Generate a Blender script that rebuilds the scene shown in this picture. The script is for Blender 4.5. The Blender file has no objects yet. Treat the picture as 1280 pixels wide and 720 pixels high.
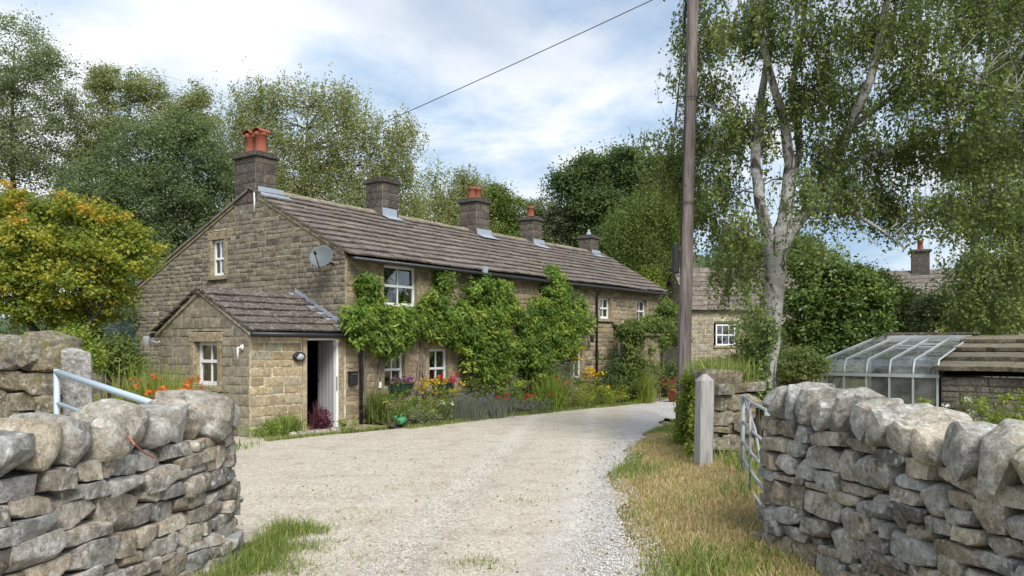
import bpy, math, random
import numpy as np
from mathutils import Vector, Matrix

# ------------------------------------------------------------------ camera, sky, sun
scene = bpy.context.scene
col = scene.collection
CAMZ = 1.7
cam_data = bpy.data.cameras.new("camera")
cam_data.sensor_width = 36.0
cam_data.lens = 36.0 * 1000.0 / 1280.0
cam_data.shift_y = 69.0 / 1280.0
cam_data.clip_start = 0.05
cam_data.clip_end = 3000.0
cam = bpy.data.objects.new("camera", cam_data)
cam.location = (0, 0, CAMZ)
cam.rotation_euler = (math.radians(90), 0, 0)
col.objects.link(cam)
scene.camera = cam

SUN_AZ = math.radians(160)      # clockwise from +Y: behind the camera, to the right
SUN_EL = math.radians(46)
world = bpy.data.worlds.new("World")
scene.world = world
world.use_nodes = True
wn, wl = world.node_tree.nodes, world.node_tree.links
wn.clear()
w_out = wn.new("ShaderNodeOutputWorld")
w_bg = wn.new("ShaderNodeBackground")
w_bg.inputs["Strength"].default_value = 0.1
sky = wn.new("ShaderNodeTexSky")
sky.sky_type = 'NISHITA'
sky.sun_disc = False
sky.sun_elevation = SUN_EL
sky.sun_rotation = SUN_AZ
sky.air_density = 1.0
sky.dust_density = 1.5
tc = wn.new("ShaderNodeTexCoord")
sep = wn.new("ShaderNodeSeparateXYZ")
wl.new(tc.outputs["Generated"], sep.inputs[0])
def wmath(op, a, b=None, clamp=False):
    n = wn.new("ShaderNodeMath"); n.operation = op; n.use_clamp = clamp
    for i, v in enumerate((a, b)):
        if v is None: continue
        if isinstance(v, (int, float)): n.inputs[i].default_value = v
        else: wl.new(v, n.inputs[i])
    return n.outputs[0]
zz = wmath('ADD', wmath('MAXIMUM', sep.outputs[2], 0.0), 0.22)
cmb = wn.new("ShaderNodeCombineXYZ")
wl.new(wmath('DIVIDE', sep.outputs[0], zz), cmb.inputs[0])
wl.new(wmath('DIVIDE', sep.outputs[1], zz), cmb.inputs[1])
def wnoise(scale, detail, rough, off, dist=0.0):
    m = wn.new("ShaderNodeMapping"); m.inputs["Location"].default_value = off
    wl.new(cmb.outputs[0], m.inputs[0])
    n = wn.new("ShaderNodeTexNoise"); n.inputs["Scale"].default_value = scale
    n.inputs["Detail"].default_value = detail; n.inputs["Roughness"].default_value = rough
    n.inputs["Distortion"].default_value = dist
    wl.new(m.outputs[0], n.inputs["Vector"])
    return n.outputs["Fac"]
def wramp(fac, stops):
    r = wn.new("ShaderNodeValToRGB"); e = r.color_ramp.elements
    while len(e) < len(stops): e.new(0.5)
    for k, (p, c) in enumerate(stops): e[k].position = p; e[k].color = c
    wl.new(fac, r.inputs[0]); return r.outputs[0]
def wmix(fac, a, b):
    m = wn.new("ShaderNodeMix"); m.data_type = 'RGBA'
    wl.new(fac, m.inputs[0]); wl.new(a, m.inputs[6]); wl.new(b, m.inputs[7]); return m.outputs[2]
cover = wramp(wnoise(0.85, 6, 0.52, (3.1, 1.7, 0.4), 0.25), [(0.30, (0.25, 0.25, 0.25, 1)), (0.50, (1, 1, 1, 1))])
shade = wramp(wnoise(1.5, 8, 0.57, (7.3, 4.1, 2.0), 0.35),
              [(0.39, (2.7, 3.8, 5.2, 1)), (0.48, (4.2, 5.05, 6.1, 1)), (0.57, (6.1, 6.35, 6.6, 1))])
wl.new(wmix(cover, sky.outputs[0], shade), w_bg.inputs["Color"])
wl.new(w_bg.outputs[0], w_out.inputs[0])

sun_data = bpy.data.lights.new("sun", 'SUN')
sun_data.energy = 3.0
sun_data.angle = math.radians(28)
sun_data.color = (1.0, 0.97, 0.92)
sun = bpy.data.objects.new("sun", sun_data)
sdir = Vector((math.sin(SUN_AZ) * math.cos(SUN_EL), math.cos(SUN_AZ) * math.cos(SUN_EL), math.sin(SUN_EL)))
sun.rotation_euler = sdir.to_track_quat('Z', 'Y').to_euler()
sun.location = (10, -10, 20)
col.objects.link(sun)
scene.view_settings.view_transform = 'Standard'
scene.view_settings.look = 'None'
scene.view_settings.exposure = 0.72
scene.view_settings.gamma = 1.0
scene.view_settings.use_curve_mapping = False
scene.cycles.max_bounces = 6
scene.cycles.diffuse_bounces = 3
scene.cycles.transparent_max_bounces = 8

# ------------------------------------------------------------------ helpers
R = random.Random(7)
def at(px, py, D):
    """a place D metres ahead of the road gate, on the bearing surveyed from the picture"""
    return Vector(((px - 640) / 1000.0 * D, D, CAMZ + (429 - py) / 1000.0 * D))

def sstep(a, b, v):
    t = min(1.0, max(0.0, (v - a) / (b - a)))
    return t * t * (3 - 2 * t)

def ground_z(x, y):
    z = -0.1 * sstep(8, 17, y) - 0.17 * sstep(18, 30, y)
    z += 0.28 * sstep(-3.4, -5.2, x) * sstep(13.5, 10.5, y)
    z -= 0.75 * sstep(3.6, 5.2, x) * sstep(8.5, 11.5, y) * sstep(24, 19, y)
    z += 0.16 * sstep(1.0, 2.4, x - 0.10 * (y - 6)) * sstep(5.5, 9, y) * sstep(16.5, 13, y)
    return z

def tag(o, label=None, cat=None, group=None, kind=None):
    if label: o["label"] = label
    if cat: o["category"] = cat
    if group: o["group"] = group
    if kind: o["kind"] = kind
    return o

def empty(name, loc=(0, 0, 0), rz=0.0):
    o = bpy.data.objects.new(name, None)
    o.empty_display_size = 0.2
    o.location = loc
    o.rotation_euler = (0, 0, rz)
    col.objects.link(o)
    return o

def link(name, me, parent=None, loc=None, rot=None, scale=None):
    o = bpy.data.objects.new(name, me)
    if parent is not None: o.parent = parent
    if loc is not None: o.location = loc
    if rot is not None: o.rotation_euler = rot
    if scale is not None: o.scale = scale
    col.objects.link(o)
    return o

class MB:
    def __init__(s): s.v = []; s.f = []; s.r = []; s.cur = 0.0
    def add(s, vs, fs):
        b = len(s.v); s.v.extend([tuple(v) for v in vs]); s.r.extend([s.cur] * len(vs))
        s.f.extend([tuple(i + b for i in f) for f in fs]); return s
    def box(s, x0, x1, y0, y1, z0, z1, m=None):
        vs = [Vector((x, y, z)) for z in (z0, z1) for y in (y0, y1) for x in (x0, x1)]
        if m is not None: vs = [m @ v for v in vs]
        return s.add(vs, [(0, 2, 3, 1), (4, 5, 7, 6), (0, 1, 5, 4), (2, 6, 7, 3), (0, 4, 6, 2), (1, 3, 7, 5)])
    def bbox(s, x0, x1, y0, y1, z0, z1, b=0.01, m=None):
        """box with chamfered edges"""
        vs = []; 
        for sx in (0, 1):
            for sy in (0, 1):
                for sz in (0, 1):
                    X, Y, Z = (x0, x1)[sx], (y0, y1)[sy], (z0, z1)[sz]
                    dx, dy, dz = (b, -b)[sx], (b, -b)[sy], (b, -b)[sz]
                    vs += [(X, Y + dy, Z + dz), (X + dx, Y, Z + dz), (X + dx, Y + dy, Z)]
        vs = [Vector(v) for v in vs]
        if m is not None: vs = [m @ v for v in vs]
        def I(sx, sy, sz, k): return (sx * 4 + sy * 2 + sz) * 3 + k
        fs = []
        for q in (0, 1):
            a = [I(q, 0, 0, 0), I(q, 1, 0, 0), I(q, 1, 1, 0), I(q, 0, 1, 0)]
            fs.append(a if q else a[::-1])
            a = [I(0, q, 0, 1), I(1, q, 0, 1), I(1, q, 1, 1), I(0, q, 1, 1)]
            fs.append(a[::-1] if q else a)
            a = [I(0, 0, q, 2), I(1, 0, q, 2), I(1, 1, q, 2), I(0, 1, q, 2)]
            fs.append(a if q else a[::-1])
        for p in (0, 1):
            for q in (0, 1):
                a = [I(p, q, 0, 0), I(p, q, 1, 0), I(p, q, 1, 1), I(p, q, 0, 1)]; fs.append(a if p == q else a[::-1])
                a = [I(p, 0, q, 0), I(p, 0, q, 2), I(p, 1, q, 2), I(p, 1, q, 0)]; fs.append(a if p == q else a[::-1])
                a = [I(0, p, q, 1), I(0, p, q, 2), I(1, p, q, 2), I(1, p, q, 1)]; fs.append(a[::-1] if p == q else a)
        for sx in (0, 1):
            for sy in (0, 1):
                for sz in (0, 1):
                    a = [I(sx, sy, sz, 0), I(sx, sy, sz, 1), I(sx, sy, sz, 2)]
                    fs.append(a if (sx + sy + sz) % 2 else a[::-1])
        return s.add(vs, fs)
    def tube(s, pts, radii, n=8, cap=True):
        pts = [Vector(p) for p in pts]
        if isinstance(radii, (int, float)): radii = [radii] * len(pts)
        vs = []; prev = None
        for i, p in enumerate(pts):
            t = (pts[min(i + 1, len(pts) - 1)] - pts[max(i - 1, 0)])
            if t.length < 1e-9: t = Vector((0, 0, 1))
            t.normalize()
            if prev is None:
                u = t.cross(Vector((0, 0, 1)) if abs(t.z) < 0.9 else Vector((1, 0, 0))).normalized()
            else:
                u = (prev - t * prev.dot(t))
                u = u.normalized() if u.length > 1e-6 else t.orthogonal().normalized()
            prev = u; w = t.cross(u)
            for k in range(n):
                a = 2 * math.pi * k / n
                vs.append(p + (u * math.cos(a) + w * math.sin(a)) * radii[i])
        fs = []
        for i in range(len(pts) - 1):
            for k in range(n):
                a = i * n + k; b = i * n + (k + 1) % n
                fs.append((a, b, b + n, a + n))
        if cap:
            fs.append(tuple(range(n - 1, -1, -1))); fs.append(tuple(range((len(pts) - 1) * n, len(pts) * n)))
        return s.add(vs, fs)
    def lathe(s, prof, n=16, m=None):
        vs = []
        for r, z in prof:
            for k in range(n):
                a = 2 * math.pi * k / n
                v = Vector((r * math.cos(a), r * math.sin(a), z)); vs.append(m @ v if m is not None else v)
        fs = [(i * n + k, i * n + (k + 1) % n, (i + 1) * n + (k + 1) % n, (i + 1) * n + k)
              for i in range(len(prof) - 1) for k in range(n)]
        return s.add(vs, fs)
    def quad(s, a, b, c, d): return s.add([a, b, c, d], [(0, 1, 2, 3)])
    def mesh(s, name, mat, smooth=False):
        me = bpy.data.meshes.new(name)
        me.from_pydata(s.v, [], s.f)
        at_ = me.attributes.new("rnd", 'FLOAT', 'POINT'); at_.data.foreach_set("value", s.r)
        if mat: me.materials.append(mat)
        if smooth: me.polygons.foreach_set("use_smooth", [True] * len(me.polygons))
        me.update(); return me
    def build(s, name, mat, parent=None, smooth=False, loc=None, rot=None):
        return link(name, s.mesh(name, mat, smooth), parent, loc, rot)

def np_mesh(name, V, F, rnd, mat, smooth=False):
    """V (n,3), F (m,k) equal-size faces, rnd (n,)"""
    me = bpy.data.meshes.new(name)
    n, (m, k) = len(V), F.shape
    me.vertices.add(n); me.vertices.foreach_set("co", np.ascontiguousarray(V, dtype=np.float32).ravel())
    me.loops.add(m * k); me.loops.foreach_set("vertex_index", np.ascontiguousarray(F, dtype=np.int32).ravel())
    me.polygons.add(m)
    me.polygons.foreach_set("loop_start", np.arange(0, m * k, k, dtype=np.int32))
    me.polygons.foreach_set("loop_total", np.full(m, k, dtype=np.int32))
    if smooth: me.polygons.foreach_set("use_smooth", np.ones(m, dtype=bool))
    a = me.attributes.new("rnd", 'FLOAT', 'POINT'); a.data.foreach_set("value", np.ascontiguousarray(rnd, dtype=np.float32))
    if mat: me.materials.append(mat)
    me.update(calc_edges=True); me.validate()
    return me

def leaf_mesh(name, P, size, mat, rng, rnd, aspect=0.55, droop=0.35, up=0.8, A=None, O=None):
    """one folded leaf blade per point"""
    P = np.asarray(P, dtype=np.float64); N = len(P)
    if A is None:
        A = rng.normal(size=(N, 3)); A[:, 2] = A[:, 2] * 0.6 - droop
    A = A / np.linalg.norm(A, axis=1, keepdims=True)
    Nn = rng.normal(size=(N, 3)) * (0.7 if O is None else 0.42); Nn[:, 2] += up if O is None else 0.3
    if O is not None: Nn += O
    Bv = np.cross(Nn, A); Bv /= (np.linalg.norm(Bv, axis=1, keepdims=True) + 1e-9)
    Nn = np.cross(A, Bv)
    L = (np.asarray(size) * rng.uniform(0.65, 1.3, N))[:, None]
    W = L * aspect * 0.5
    mid = P + A * L * 0.45 + Nn * L * 0.08
    V = np.stack([P, mid + Bv * W, P + A * L - Nn * L * 0.05, mid - Bv * W], axis=1).reshape(-1, 3)
    F = np.arange(4 * N).reshape(N, 4)
    return np_mesh(name, V, F, np.repeat(rnd, 4), mat)

def blade_mesh(name, P, H, Wd, lean, mat, rng, rnd):
    """grass blades: bent strips of two faces (quad + tip quad)"""
    P = np.asarray(P, dtype=np.float64); N = len(P)
    ang = rng.uniform(0, 2 * math.pi, N); la = rng.uniform(0, 2 * math.pi, N)
    H = np.asarray(H) * np.ones(N); Wd = np.asarray(Wd) * np.ones(N)
    ln = np.abs(rng.normal(0, 1, N)) * lean * H
    side = np.stack([np.cos(ang), np.sin(ang), np.zeros(N)], 1) * (Wd / 2)[:, None]
    ld = np.stack([np.cos(la), np.sin(la), np.zeros(N)], 1)
    up = np.zeros((N, 3)); up[:, 2] = 1
    m = P + up * (H * 0.55)[:, None] + ld * (ln * 0.35)[:, None]
    hh = np.sqrt(np.maximum(H * H - ln * ln, (0.25 * H) ** 2))
    t = P + up * hh[:, None] + ld * ln[:, None]
    V = np.stack([P - side, P + side, m + side * 0.75, m - side * 0.75, t + side * 0.12, t - side * 0.12], 1).reshape(-1, 3)
    b = np.arange(N)[:, None] * 6
    F = np.concatenate([b + np.array([[0, 1, 2, 3]]), b + np.array([[3, 2, 4, 5]])])
    return np_mesh(name, V, F, np.repeat(rnd, 6), mat)

# ------------------------------------------------------------------ materials
class NT:
    def __init__(s, name):
        s.m = bpy.data.materials.new(name); s.m.use_nodes = True
        s.n = s.m.node_tree.nodes; s.l = s.m.node_tree.links; s.n.clear()
        s.out = s.n.new("ShaderNodeOutputMaterial")
        s.b = s.n.new("ShaderNodeBsdfPrincipled")
        s.l.new(s.b.outputs[0], s.out.inputs[0])
        s.geo = s.n.new("ShaderNodeNewGeometry")
        s.pos = s.geo.outputs["Position"]
    def set(s, sock, v):
        if hasattr(v, "links") or hasattr(v, "is_linked"): s.l.new(v, sock)
        else: sock.default_value = v
    def rand(s):
        oi = s.n.new("ShaderNodeObjectInfo")
        a = s.n.new("ShaderNodeAttribute"); a.attribute_name = "rnd"
        return s.math('FRACT', s.math('ADD', oi.outputs["Random"], s.math('MULTIPLY', a.outputs["Fac"], 7.31)))
    def attr(s):
        a = s.n.new("ShaderNodeAttribute"); a.attribute_name = "rnd"; return a.outputs["Fac"]
    def math(s, op, a, b=None, clamp=False):
        n = s.n.new("ShaderNodeMath"); n.operation = op; n.use_clamp = clamp
        s.set(n.inputs[0], a)
        if b is not None: s.set(n.inputs[1], b)
        return n.outputs[0]
    def offset(s, fac, k=13.0):
        """position shifted by a per-piece amount so that the grain does not run through the joints"""
        v = s.n.new("ShaderNodeVectorMath"); v.operation = 'ADD'
        c = s.n.new("ShaderNodeCombineXYZ")
        for i, q in enumerate((k, -k * 0.7, k * 1.3)): s.l.new(s.math('MULTIPLY', fac, q), c.inputs[i])
        s.l.new(s.pos, v.inputs[0]); s.l.new(c.outputs[0], v.inputs[1]); return v.outputs[0]
    def scalev(s, vec, xyz):
        v = s.n.new("ShaderNodeVectorMath"); v.operation = 'MULTIPLY'
        s.l.new(vec, v.inputs[0]); v.inputs[1].default_value = xyz; return v.outputs[0]
    def noise(s, vec, scale, detail=4, rough=0.55, dist=0.0):
        n = s.n.new("ShaderNodeTexNoise"); n.inputs["Scale"].default_value = scale
        n.inputs["Detail"].default_value = detail; n.inputs["Roughness"].default_value = rough
        n.inputs["Distortion"].default_value = dist; s.l.new(vec, n.inputs["Vector"]); return n.outputs["Fac"]
    def voro(s, vec, scale, feature='F1', out="Distance"):
        n = s.n.new("ShaderNodeTexVoronoi"); n.feature = feature; n.inputs["Scale"].default_value = scale
        s.l.new(vec, n.inputs["Vector"]); return n.outputs[out]
    def ramp(s, fac, stops, interp='LINEAR'):
        r = s.n.new("ShaderNodeValToRGB"); r.color_ramp.interpolation = interp; e = r.color_ramp.elements
        while len(e) < len(stops): e.new(0.5)
        for k, (p, c) in enumerate(stops):
            if isinstance(c, (int, float)): c = (c, c, c)
            e[k].position = p; e[k].color = (*c[:3], 1)
        s.l.new(fac, r.inputs[0]); return r.outputs[0]
    def mix(s, fac, a, b, mode='MIX'):
        m = s.n.new("ShaderNodeMix"); m.data_type = 'RGBA'; m.blend_type = mode
        s.set(m.inputs[0], fac)
        for i, v in ((6, a), (7, b)):
            if isinstance(v, tuple): m.inputs[i].default_value = (*v[:3], 1)
            else: s.l.new(v, m.inputs[i])
        return m.outputs[2]
    def bump(s, h, dist=0.01, strength=1.0, prev=None):
        b = s.n.new("ShaderNodeBump"); b.inputs["Distance"].default_value = dist; b.inputs["Strength"].default_value = strength
        s.l.new(h, b.inputs["Height"])
        if prev is not None: s.l.new(prev, b.inputs["Normal"])
        return b.outputs[0]
    def done(s, colr, rough=0.9, normal=None, spec=0.3, metal=0.0):
        if isinstance(colr, tuple): s.b.inputs["Base Color"].default_value = (*colr[:3], 1)
        else: s.l.new(colr, s.b.inputs["Base Color"])
        s.set(s.b.inputs["Roughness"], rough)
        s.b.inputs["Specular IOR Level"].default_value = spec
        s.b.inputs["Metallic"].default_value = metal
        if normal is not None: s.l.new(normal, s.b.inputs["Normal"])
        return s.m

def stone_mat(name, stops, lichen=0.35, lichen_col=(0.50, 0.49, 0.45), dark=0.4, dark_col=(0.05, 0.045, 0.04), moss=0.0, gs=1.0, bump=0.012, con=1.0):
    t = NT(name); r = t.rand(); v = t.offset(r)
    base = t.ramp(r, stops)
    big = t.noise(v, 6 * gs, 5, 0.62)
    base = t.mix(t.ramp(big, [(0.36, 0.75), (0.62, 0.0)]), base, t.mix(1.0, base, (0.60, 0.55, 0.48), 'MULTIPLY'))
    mid = t.noise(v, 24 * gs, 5, 0.7)
    base = t.mix(0.75 * con, base, t.ramp(mid, [(0.30, 0.18), (0.70, 0.82)]), 'OVERLAY')
    fine = t.noise(v, 85 * gs, 4, 0.75)
    base = t.mix(0.6 * con, base, t.ramp(fine, [(0.30, 0.12), (0.72, 0.88)]), 'OVERLAY')
    # iron staining, then black algae, then pale lichen rosettes
    st = t.noise(t.offset(r, 23), 8 * gs, 5, 0.6)
    base = t.mix(t.math('MULTIPLY', t.ramp(st, [(0.57, 0.0), (0.70, 1.0)]), 0.38), base, (0.33, 0.22, 0.11))
    dk = t.noise(t.offset(r, 31), 6 * gs, 8, 0.72)
    base = t.mix(t.math('MULTIPLY', t.ramp(dk, [(0.52, 0.0), (0.60, 1.0)]), dark), base, dark_col)
    vv = t.n.new("ShaderNodeVectorMath"); vv.operation = 'MULTIPLY_ADD'
    nz = t.n.new("ShaderNodeTexNoise"); nz.inputs["Scale"].default_value = 40 * gs; nz.inputs["Detail"].default_value = 3
    t.l.new(v, nz.inputs["Vector"]); t.l.new(nz.outputs["Color"], vv.inputs[0]); vv.inputs[1].default_value = (0.05 / gs,) * 3; t.l.new(v, vv.inputs[2])
    spot = t.voro(vv.outputs[0], 15 * gs, 'F1')
    gate = t.noise(t.offset(r, 57), 4.5 * gs, 4, 0.6)
    lc = t.math('MULTIPLY', t.ramp(spot, [(0.20, 1.0), (0.34, 0.0)]), t.ramp(gate, [(0.44, 0.0), (0.56, 1.0)]))
    wide = t.ramp(t.noise(t.offset(r, 71), 11 * gs, 8, 0.75), [(0.56, 0.0), (0.62, 1.0)])
    base = t.mix(t.math('MULTIPLY', t.math('MAXIMUM', lc, t.math('MULTIPLY', wide, 0.6)), lichen), base, lichen_col)
    if moss > 0:
        up = t.n.new("ShaderNodeSeparateXYZ"); t.l.new(t.geo.outputs["Normal"], up.inputs[0])
        ms = t.math('MULTIPLY', t.ramp(t.noise(t.offset(r, 91), 10 * gs, 6, 0.65), [(0.50, 0.0), (0.62, 1.0)]),
                    t.math('MULTIPLY', t.math('ADD', up.outputs[2], 0.35, True), moss))
        base = t.mix(ms, base, (0.125, 0.115, 0.024))
    h = t.math('ADD', t.math('MULTIPLY', mid, 1.0), t.math('MULTIPLY', fine, 0.4))
    return t.done(base, 0.95, t.bump(h, bump * 1.3, 1.0), 0.15)

def leaf_mat(name, stops, trans=0.42, rough=0.55, spec=0.25):
    t = NT(name); c = t.ramp(t.attr(), stops)
    t.done(c, rough, None, spec)
    tr = t.n.new("ShaderNodeBsdfTranslucent"); t.l.new(t.mix(1.0, c, (1.15, 1.25, 0.7), 'MULTIPLY'), tr.inputs[0])
    mx = t.n.new("ShaderNodeMixShader"); mx.inputs[0].default_value = trans
    t.l.new(t.b.outputs[0], mx.inputs[1]); t.l.new(tr.outputs[0], mx.inputs[2]); t.l.new(mx.outputs[0], t.out.inputs[0])
    return t.m

def paint(name, c, rough=0.45, wear=0.25, metal=0.0, spec=0.4, scale=6.0):
    t = NT(name); n = t.noise(t.pos, scale, 6, 0.65)
    base = t.mix(t.math('MULTIPLY', t.ramp(n, [(0.4, 0.0), (0.75, 1.0)]), wear), c, tuple(q * 0.45 for q in c))
    return t.done(base, t.ramp(n, [(0.3, rough), (0.8, min(1, rough + 0.25))]), t.bump(t.noise(t.pos, 90, 3), 0.002, 0.4), spec, metal)

M = {}
M['wallstone'] = stone_mat('dry_wall_stone', [(0.0, (0.17, 0.165, 0.16)), (0.14, (0.40, 0.335, 0.245)), (0.28, (0.33, 0.335, 0.335)), (0.42, (0.52, 0.455, 0.355)), (0.55, (0.235, 0.215, 0.185)), (0.68, (0.45, 0.45, 0.44)), (0.82, (0.36, 0.29, 0.205)), (0.92, (0.29, 0.295, 0.30)), (1.0, (0.48, 0.43, 0.35))], 0.6, (0.62, 0.62, 0.59), 0.6, moss=0.25, con=0.62)
M['copestone'] = stone_mat('coping_stone', [(0.0, (0.40, 0.355, 0.285)), (0.25, (0.33, 0.335, 0.325)), (0.5, (0.46, 0.41, 0.325)), (0.75, (0.38, 0.385, 0.375)), (1.0, (0.31, 0.285, 0.24))], 0.55, (0.62, 0.62, 0.59), 0.45, moss=0.12, gs=0.85, con=0.7)
M['mossstone'] = stone_mat('mossy_stone', [(0.0, (0.20, 0.18, 0.14)), (0.5, (0.26, 0.22, 0.15)), (1.0, (0.22, 0.21, 0.19))], 0.5, (0.55, 0.55, 0.52), 0.6, moss=0.95)
M['core'] = stone_mat('rubble_core', [(0.0, (0.09, 0.08, 0.065)), (1.0, (0.12, 0.105, 0.085))], 0.1)
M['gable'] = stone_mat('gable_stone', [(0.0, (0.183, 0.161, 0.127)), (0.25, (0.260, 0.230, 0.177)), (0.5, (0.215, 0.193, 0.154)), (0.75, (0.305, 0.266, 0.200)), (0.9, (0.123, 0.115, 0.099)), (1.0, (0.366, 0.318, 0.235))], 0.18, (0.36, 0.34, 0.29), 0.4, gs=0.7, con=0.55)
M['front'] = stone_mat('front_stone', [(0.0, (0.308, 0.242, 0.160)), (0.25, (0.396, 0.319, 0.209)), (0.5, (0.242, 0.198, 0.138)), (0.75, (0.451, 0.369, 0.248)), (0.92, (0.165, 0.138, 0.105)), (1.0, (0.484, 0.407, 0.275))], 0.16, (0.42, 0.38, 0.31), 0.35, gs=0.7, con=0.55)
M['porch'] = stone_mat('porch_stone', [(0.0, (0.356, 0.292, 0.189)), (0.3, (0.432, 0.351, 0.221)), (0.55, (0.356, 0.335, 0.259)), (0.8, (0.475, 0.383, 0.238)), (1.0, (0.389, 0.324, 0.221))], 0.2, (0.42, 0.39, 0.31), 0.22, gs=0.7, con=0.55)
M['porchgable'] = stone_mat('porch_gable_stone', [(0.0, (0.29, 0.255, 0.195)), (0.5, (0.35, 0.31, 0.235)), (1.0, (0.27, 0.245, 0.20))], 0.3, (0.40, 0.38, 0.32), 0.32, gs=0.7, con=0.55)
M['farstone'] = stone_mat('far_cottage_stone', [(0.0, (0.33, 0.29, 0.22)), (0.5, (0.39, 0.345, 0.265)), (1.0, (0.28, 0.25, 0.20))], 0.2, (0.45, 0.42, 0.36), 0.25, gs=0.7)
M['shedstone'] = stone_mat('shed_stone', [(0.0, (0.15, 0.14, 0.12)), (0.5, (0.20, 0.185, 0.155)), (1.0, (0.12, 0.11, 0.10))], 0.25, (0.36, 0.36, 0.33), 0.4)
M['soot'] = stone_mat('sooty_chimney_stone', [(0.0, (0.075, 0.068, 0.066)), (0.5, (0.115, 0.102, 0.092)), (1.0, (0.155, 0.135, 0.11))], 0.16, (0.34, 0.33, 0.30), 0.5)
M['dressed'] = stone_mat('dressed_stone', [(0.0, (0.32, 0.265, 0.175)), (1.0, (0.37, 0.31, 0.21))], 0.25, (0.44, 0.41, 0.34), 0.3)
M['post'] = stone_mat('gatepost_stone', [(0.0, (0.33, 0.32, 0.30)), (1.0, (0.36, 0.35, 0.33))], 0.4, (0.5, 0.5, 0.48), 0.4)
M['mortar'] = stone_mat('lime_mortar', [(0.0, (0.37, 0.325, 0.24)), (1.0, (0.385, 0.34, 0.25))], 0.2, (0.42, 0.38, 0.30), 0.4, gs=0.5)
M['mortar_light'] = stone_mat('pale_mortar', [(0.0, (0.54, 0.48, 0.36)), (1.0, (0.55, 0.49, 0.37))], 0.2, (0.5, 0.46, 0.38), 0.25, gs=0.5)
M['slate'] = stone_mat('roof_slate', [(0.0, (0.155, 0.133, 0.119)), (0.4, (0.208, 0.180, 0.163)), (0.7, (0.177, 0.155, 0.144)), (1.0, (0.243, 0.208, 0.183))], 0.22, (0.36, 0.35, 0.32), 0.42, (0.06, 0.045, 0.038), moss=0.12, gs=0.6, con=0.55)
M['slatemoss'] = stone_mat('lichened_roof_slate', [(0.0, (0.105, 0.09, 0.082)), (0.5, (0.145, 0.125, 0.115)), (1.0, (0.125, 0.105, 0.098))], 0.7, (0.44, 0.43, 0.40), 0.65, (0.055, 0.033, 0.026), moss=0.1, gs=0.9)
M['slab'] = stone_mat('shed_roof_slab', [(0.0, (0.17, 0.155, 0.12)), (1.0, (0.235, 0.21, 0.16))], 0.2, (0.4, 0.39, 0.34), 0.3, moss=0.35)
M['ridge'] = stone_mat('ridge_stone', [(0.0, (0.27, 0.235, 0.18)), (1.0, (0.34, 0.29, 0.22))], 0.3, (0.42, 0.40, 0.34), 0.3, moss=0.9)
M['underlay'] = NT('roof_underlay').done((0.02, 0.018, 0.016), 0.95)
M['white'] = paint('white_paint', (0.78, 0.79, 0.80), 0.4, 0.08)
M['door'] = paint('door_paint', (0.60, 0.59, 0.60), 0.5, 0.12)
M['black'] = paint('black_gutter', (0.018, 0.018, 0.021), 0.35, 0.2)
M['lead'] = paint('lead_flashing', (0.30, 0.345, 0.40), 0.5, 0.3, 0.0, 0.5, 12)
M['terracotta'] = paint('terracotta', (0.30, 0.098, 0.065), 0.85, 0.75, 0, 0.2)
M['galv'] = paint('galvanised_steel', (0.30, 0.315, 0.325), 0.62, 0.5, 0.1, 0.4, 20)
M['alu'] = paint('aluminium_bar', (0.52, 0.54, 0.54), 0.45, 0.25, 0.4, 0.5, 10)
M['bluegalv'] = paint('pale_blue_gate_paint', (0.44, 0.53, 0.60), 0.4, 0.2, 0.2, 0.5, 14)
M['dish'] = paint('dish_grey', (0.10, 0.118, 0.125), 0.5, 0.2)
M['green_plastic'] = paint('green_plastic', (0.06, 0.24, 0.10), 0.35, 0.1)
M['darkplastic'] = paint('dark_trough', (0.02, 0.045, 0.03), 0.4, 0.1)
M['lens'] = NT('lamp_lens').done((0.34, 0.38, 0.38), 0.2, None, 0.5)
M['cord'] = NT('pink_cord').done((0.34, 0.14, 0.10), 0.8)
M['wire'] = NT('overhead_cable').done((0.05, 0.05, 0.055), 0.6)
M['dark'] = NT('painted_room_shade').done((0.012, 0.011, 0.010), 0.9)  # near-black colour stands in for the shade of unlit rooms
M['yellow'] = NT('yellow_plastic').done((0.75, 0.55, 0.03), 0.5)
M['redpot'] = paint('red_tub', (0.40, 0.05, 0.04), 0.5, 0.2)
M['whitepot'] = paint('white_tub', (0.7, 0.7, 0.7), 0.5, 0.2)
M['bluetub'] = paint('blue_tub', (0.06, 0.12, 0.25), 0.5, 0.2)

t = NT('window_glass')
tr = t.n.new("ShaderNodeBsdfTransparent"); tr.inputs[0].default_value = (0.75, 0.78, 0.78, 1)
gl = t.n.new("ShaderNodeBsdfGlossy"); gl.inputs["Roughness"].default_value = 0.02
lw = t.n.new("ShaderNodeLayerWeight"); lw.inputs[0].default_value = 0.55
m1 = t.n.new("ShaderNodeMixShader"); t.l.new(t.math('ADD', lw.outputs["Fresnel"], 0.10, True), m1.inputs[0]); t.l.new(tr.outputs[0], m1.inputs[1]); t.l.new(gl.outputs[0], m1.inputs[2]); t.l.new(m1.outputs[0], t.out.inputs[0])
M['glass'] = t.m
M['curtain'] = NT('cream_curtain').done((0.55, 0.50, 0.42), 0.9)
t = NT('greenhouse_glass')
tr = t.n.new("ShaderNodeBsdfTransparent"); tr.inputs[0].default_value = (0.80, 0.86, 0.85, 1)
gl = t.n.new("ShaderNodeBsdfGlossy"); gl.inputs["Roughness"].default_value = 0.06; gl.inputs[0].default_value = (0.95, 0.97, 1, 1)
lw = t.n.new("ShaderNodeLayerWeight"); lw.inputs[0].default_value = 0.52
df = t.n.new("ShaderNodeBsdfDiffuse"); df.inputs[0].default_value = (0.42, 0.44, 0.42, 1)
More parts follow.
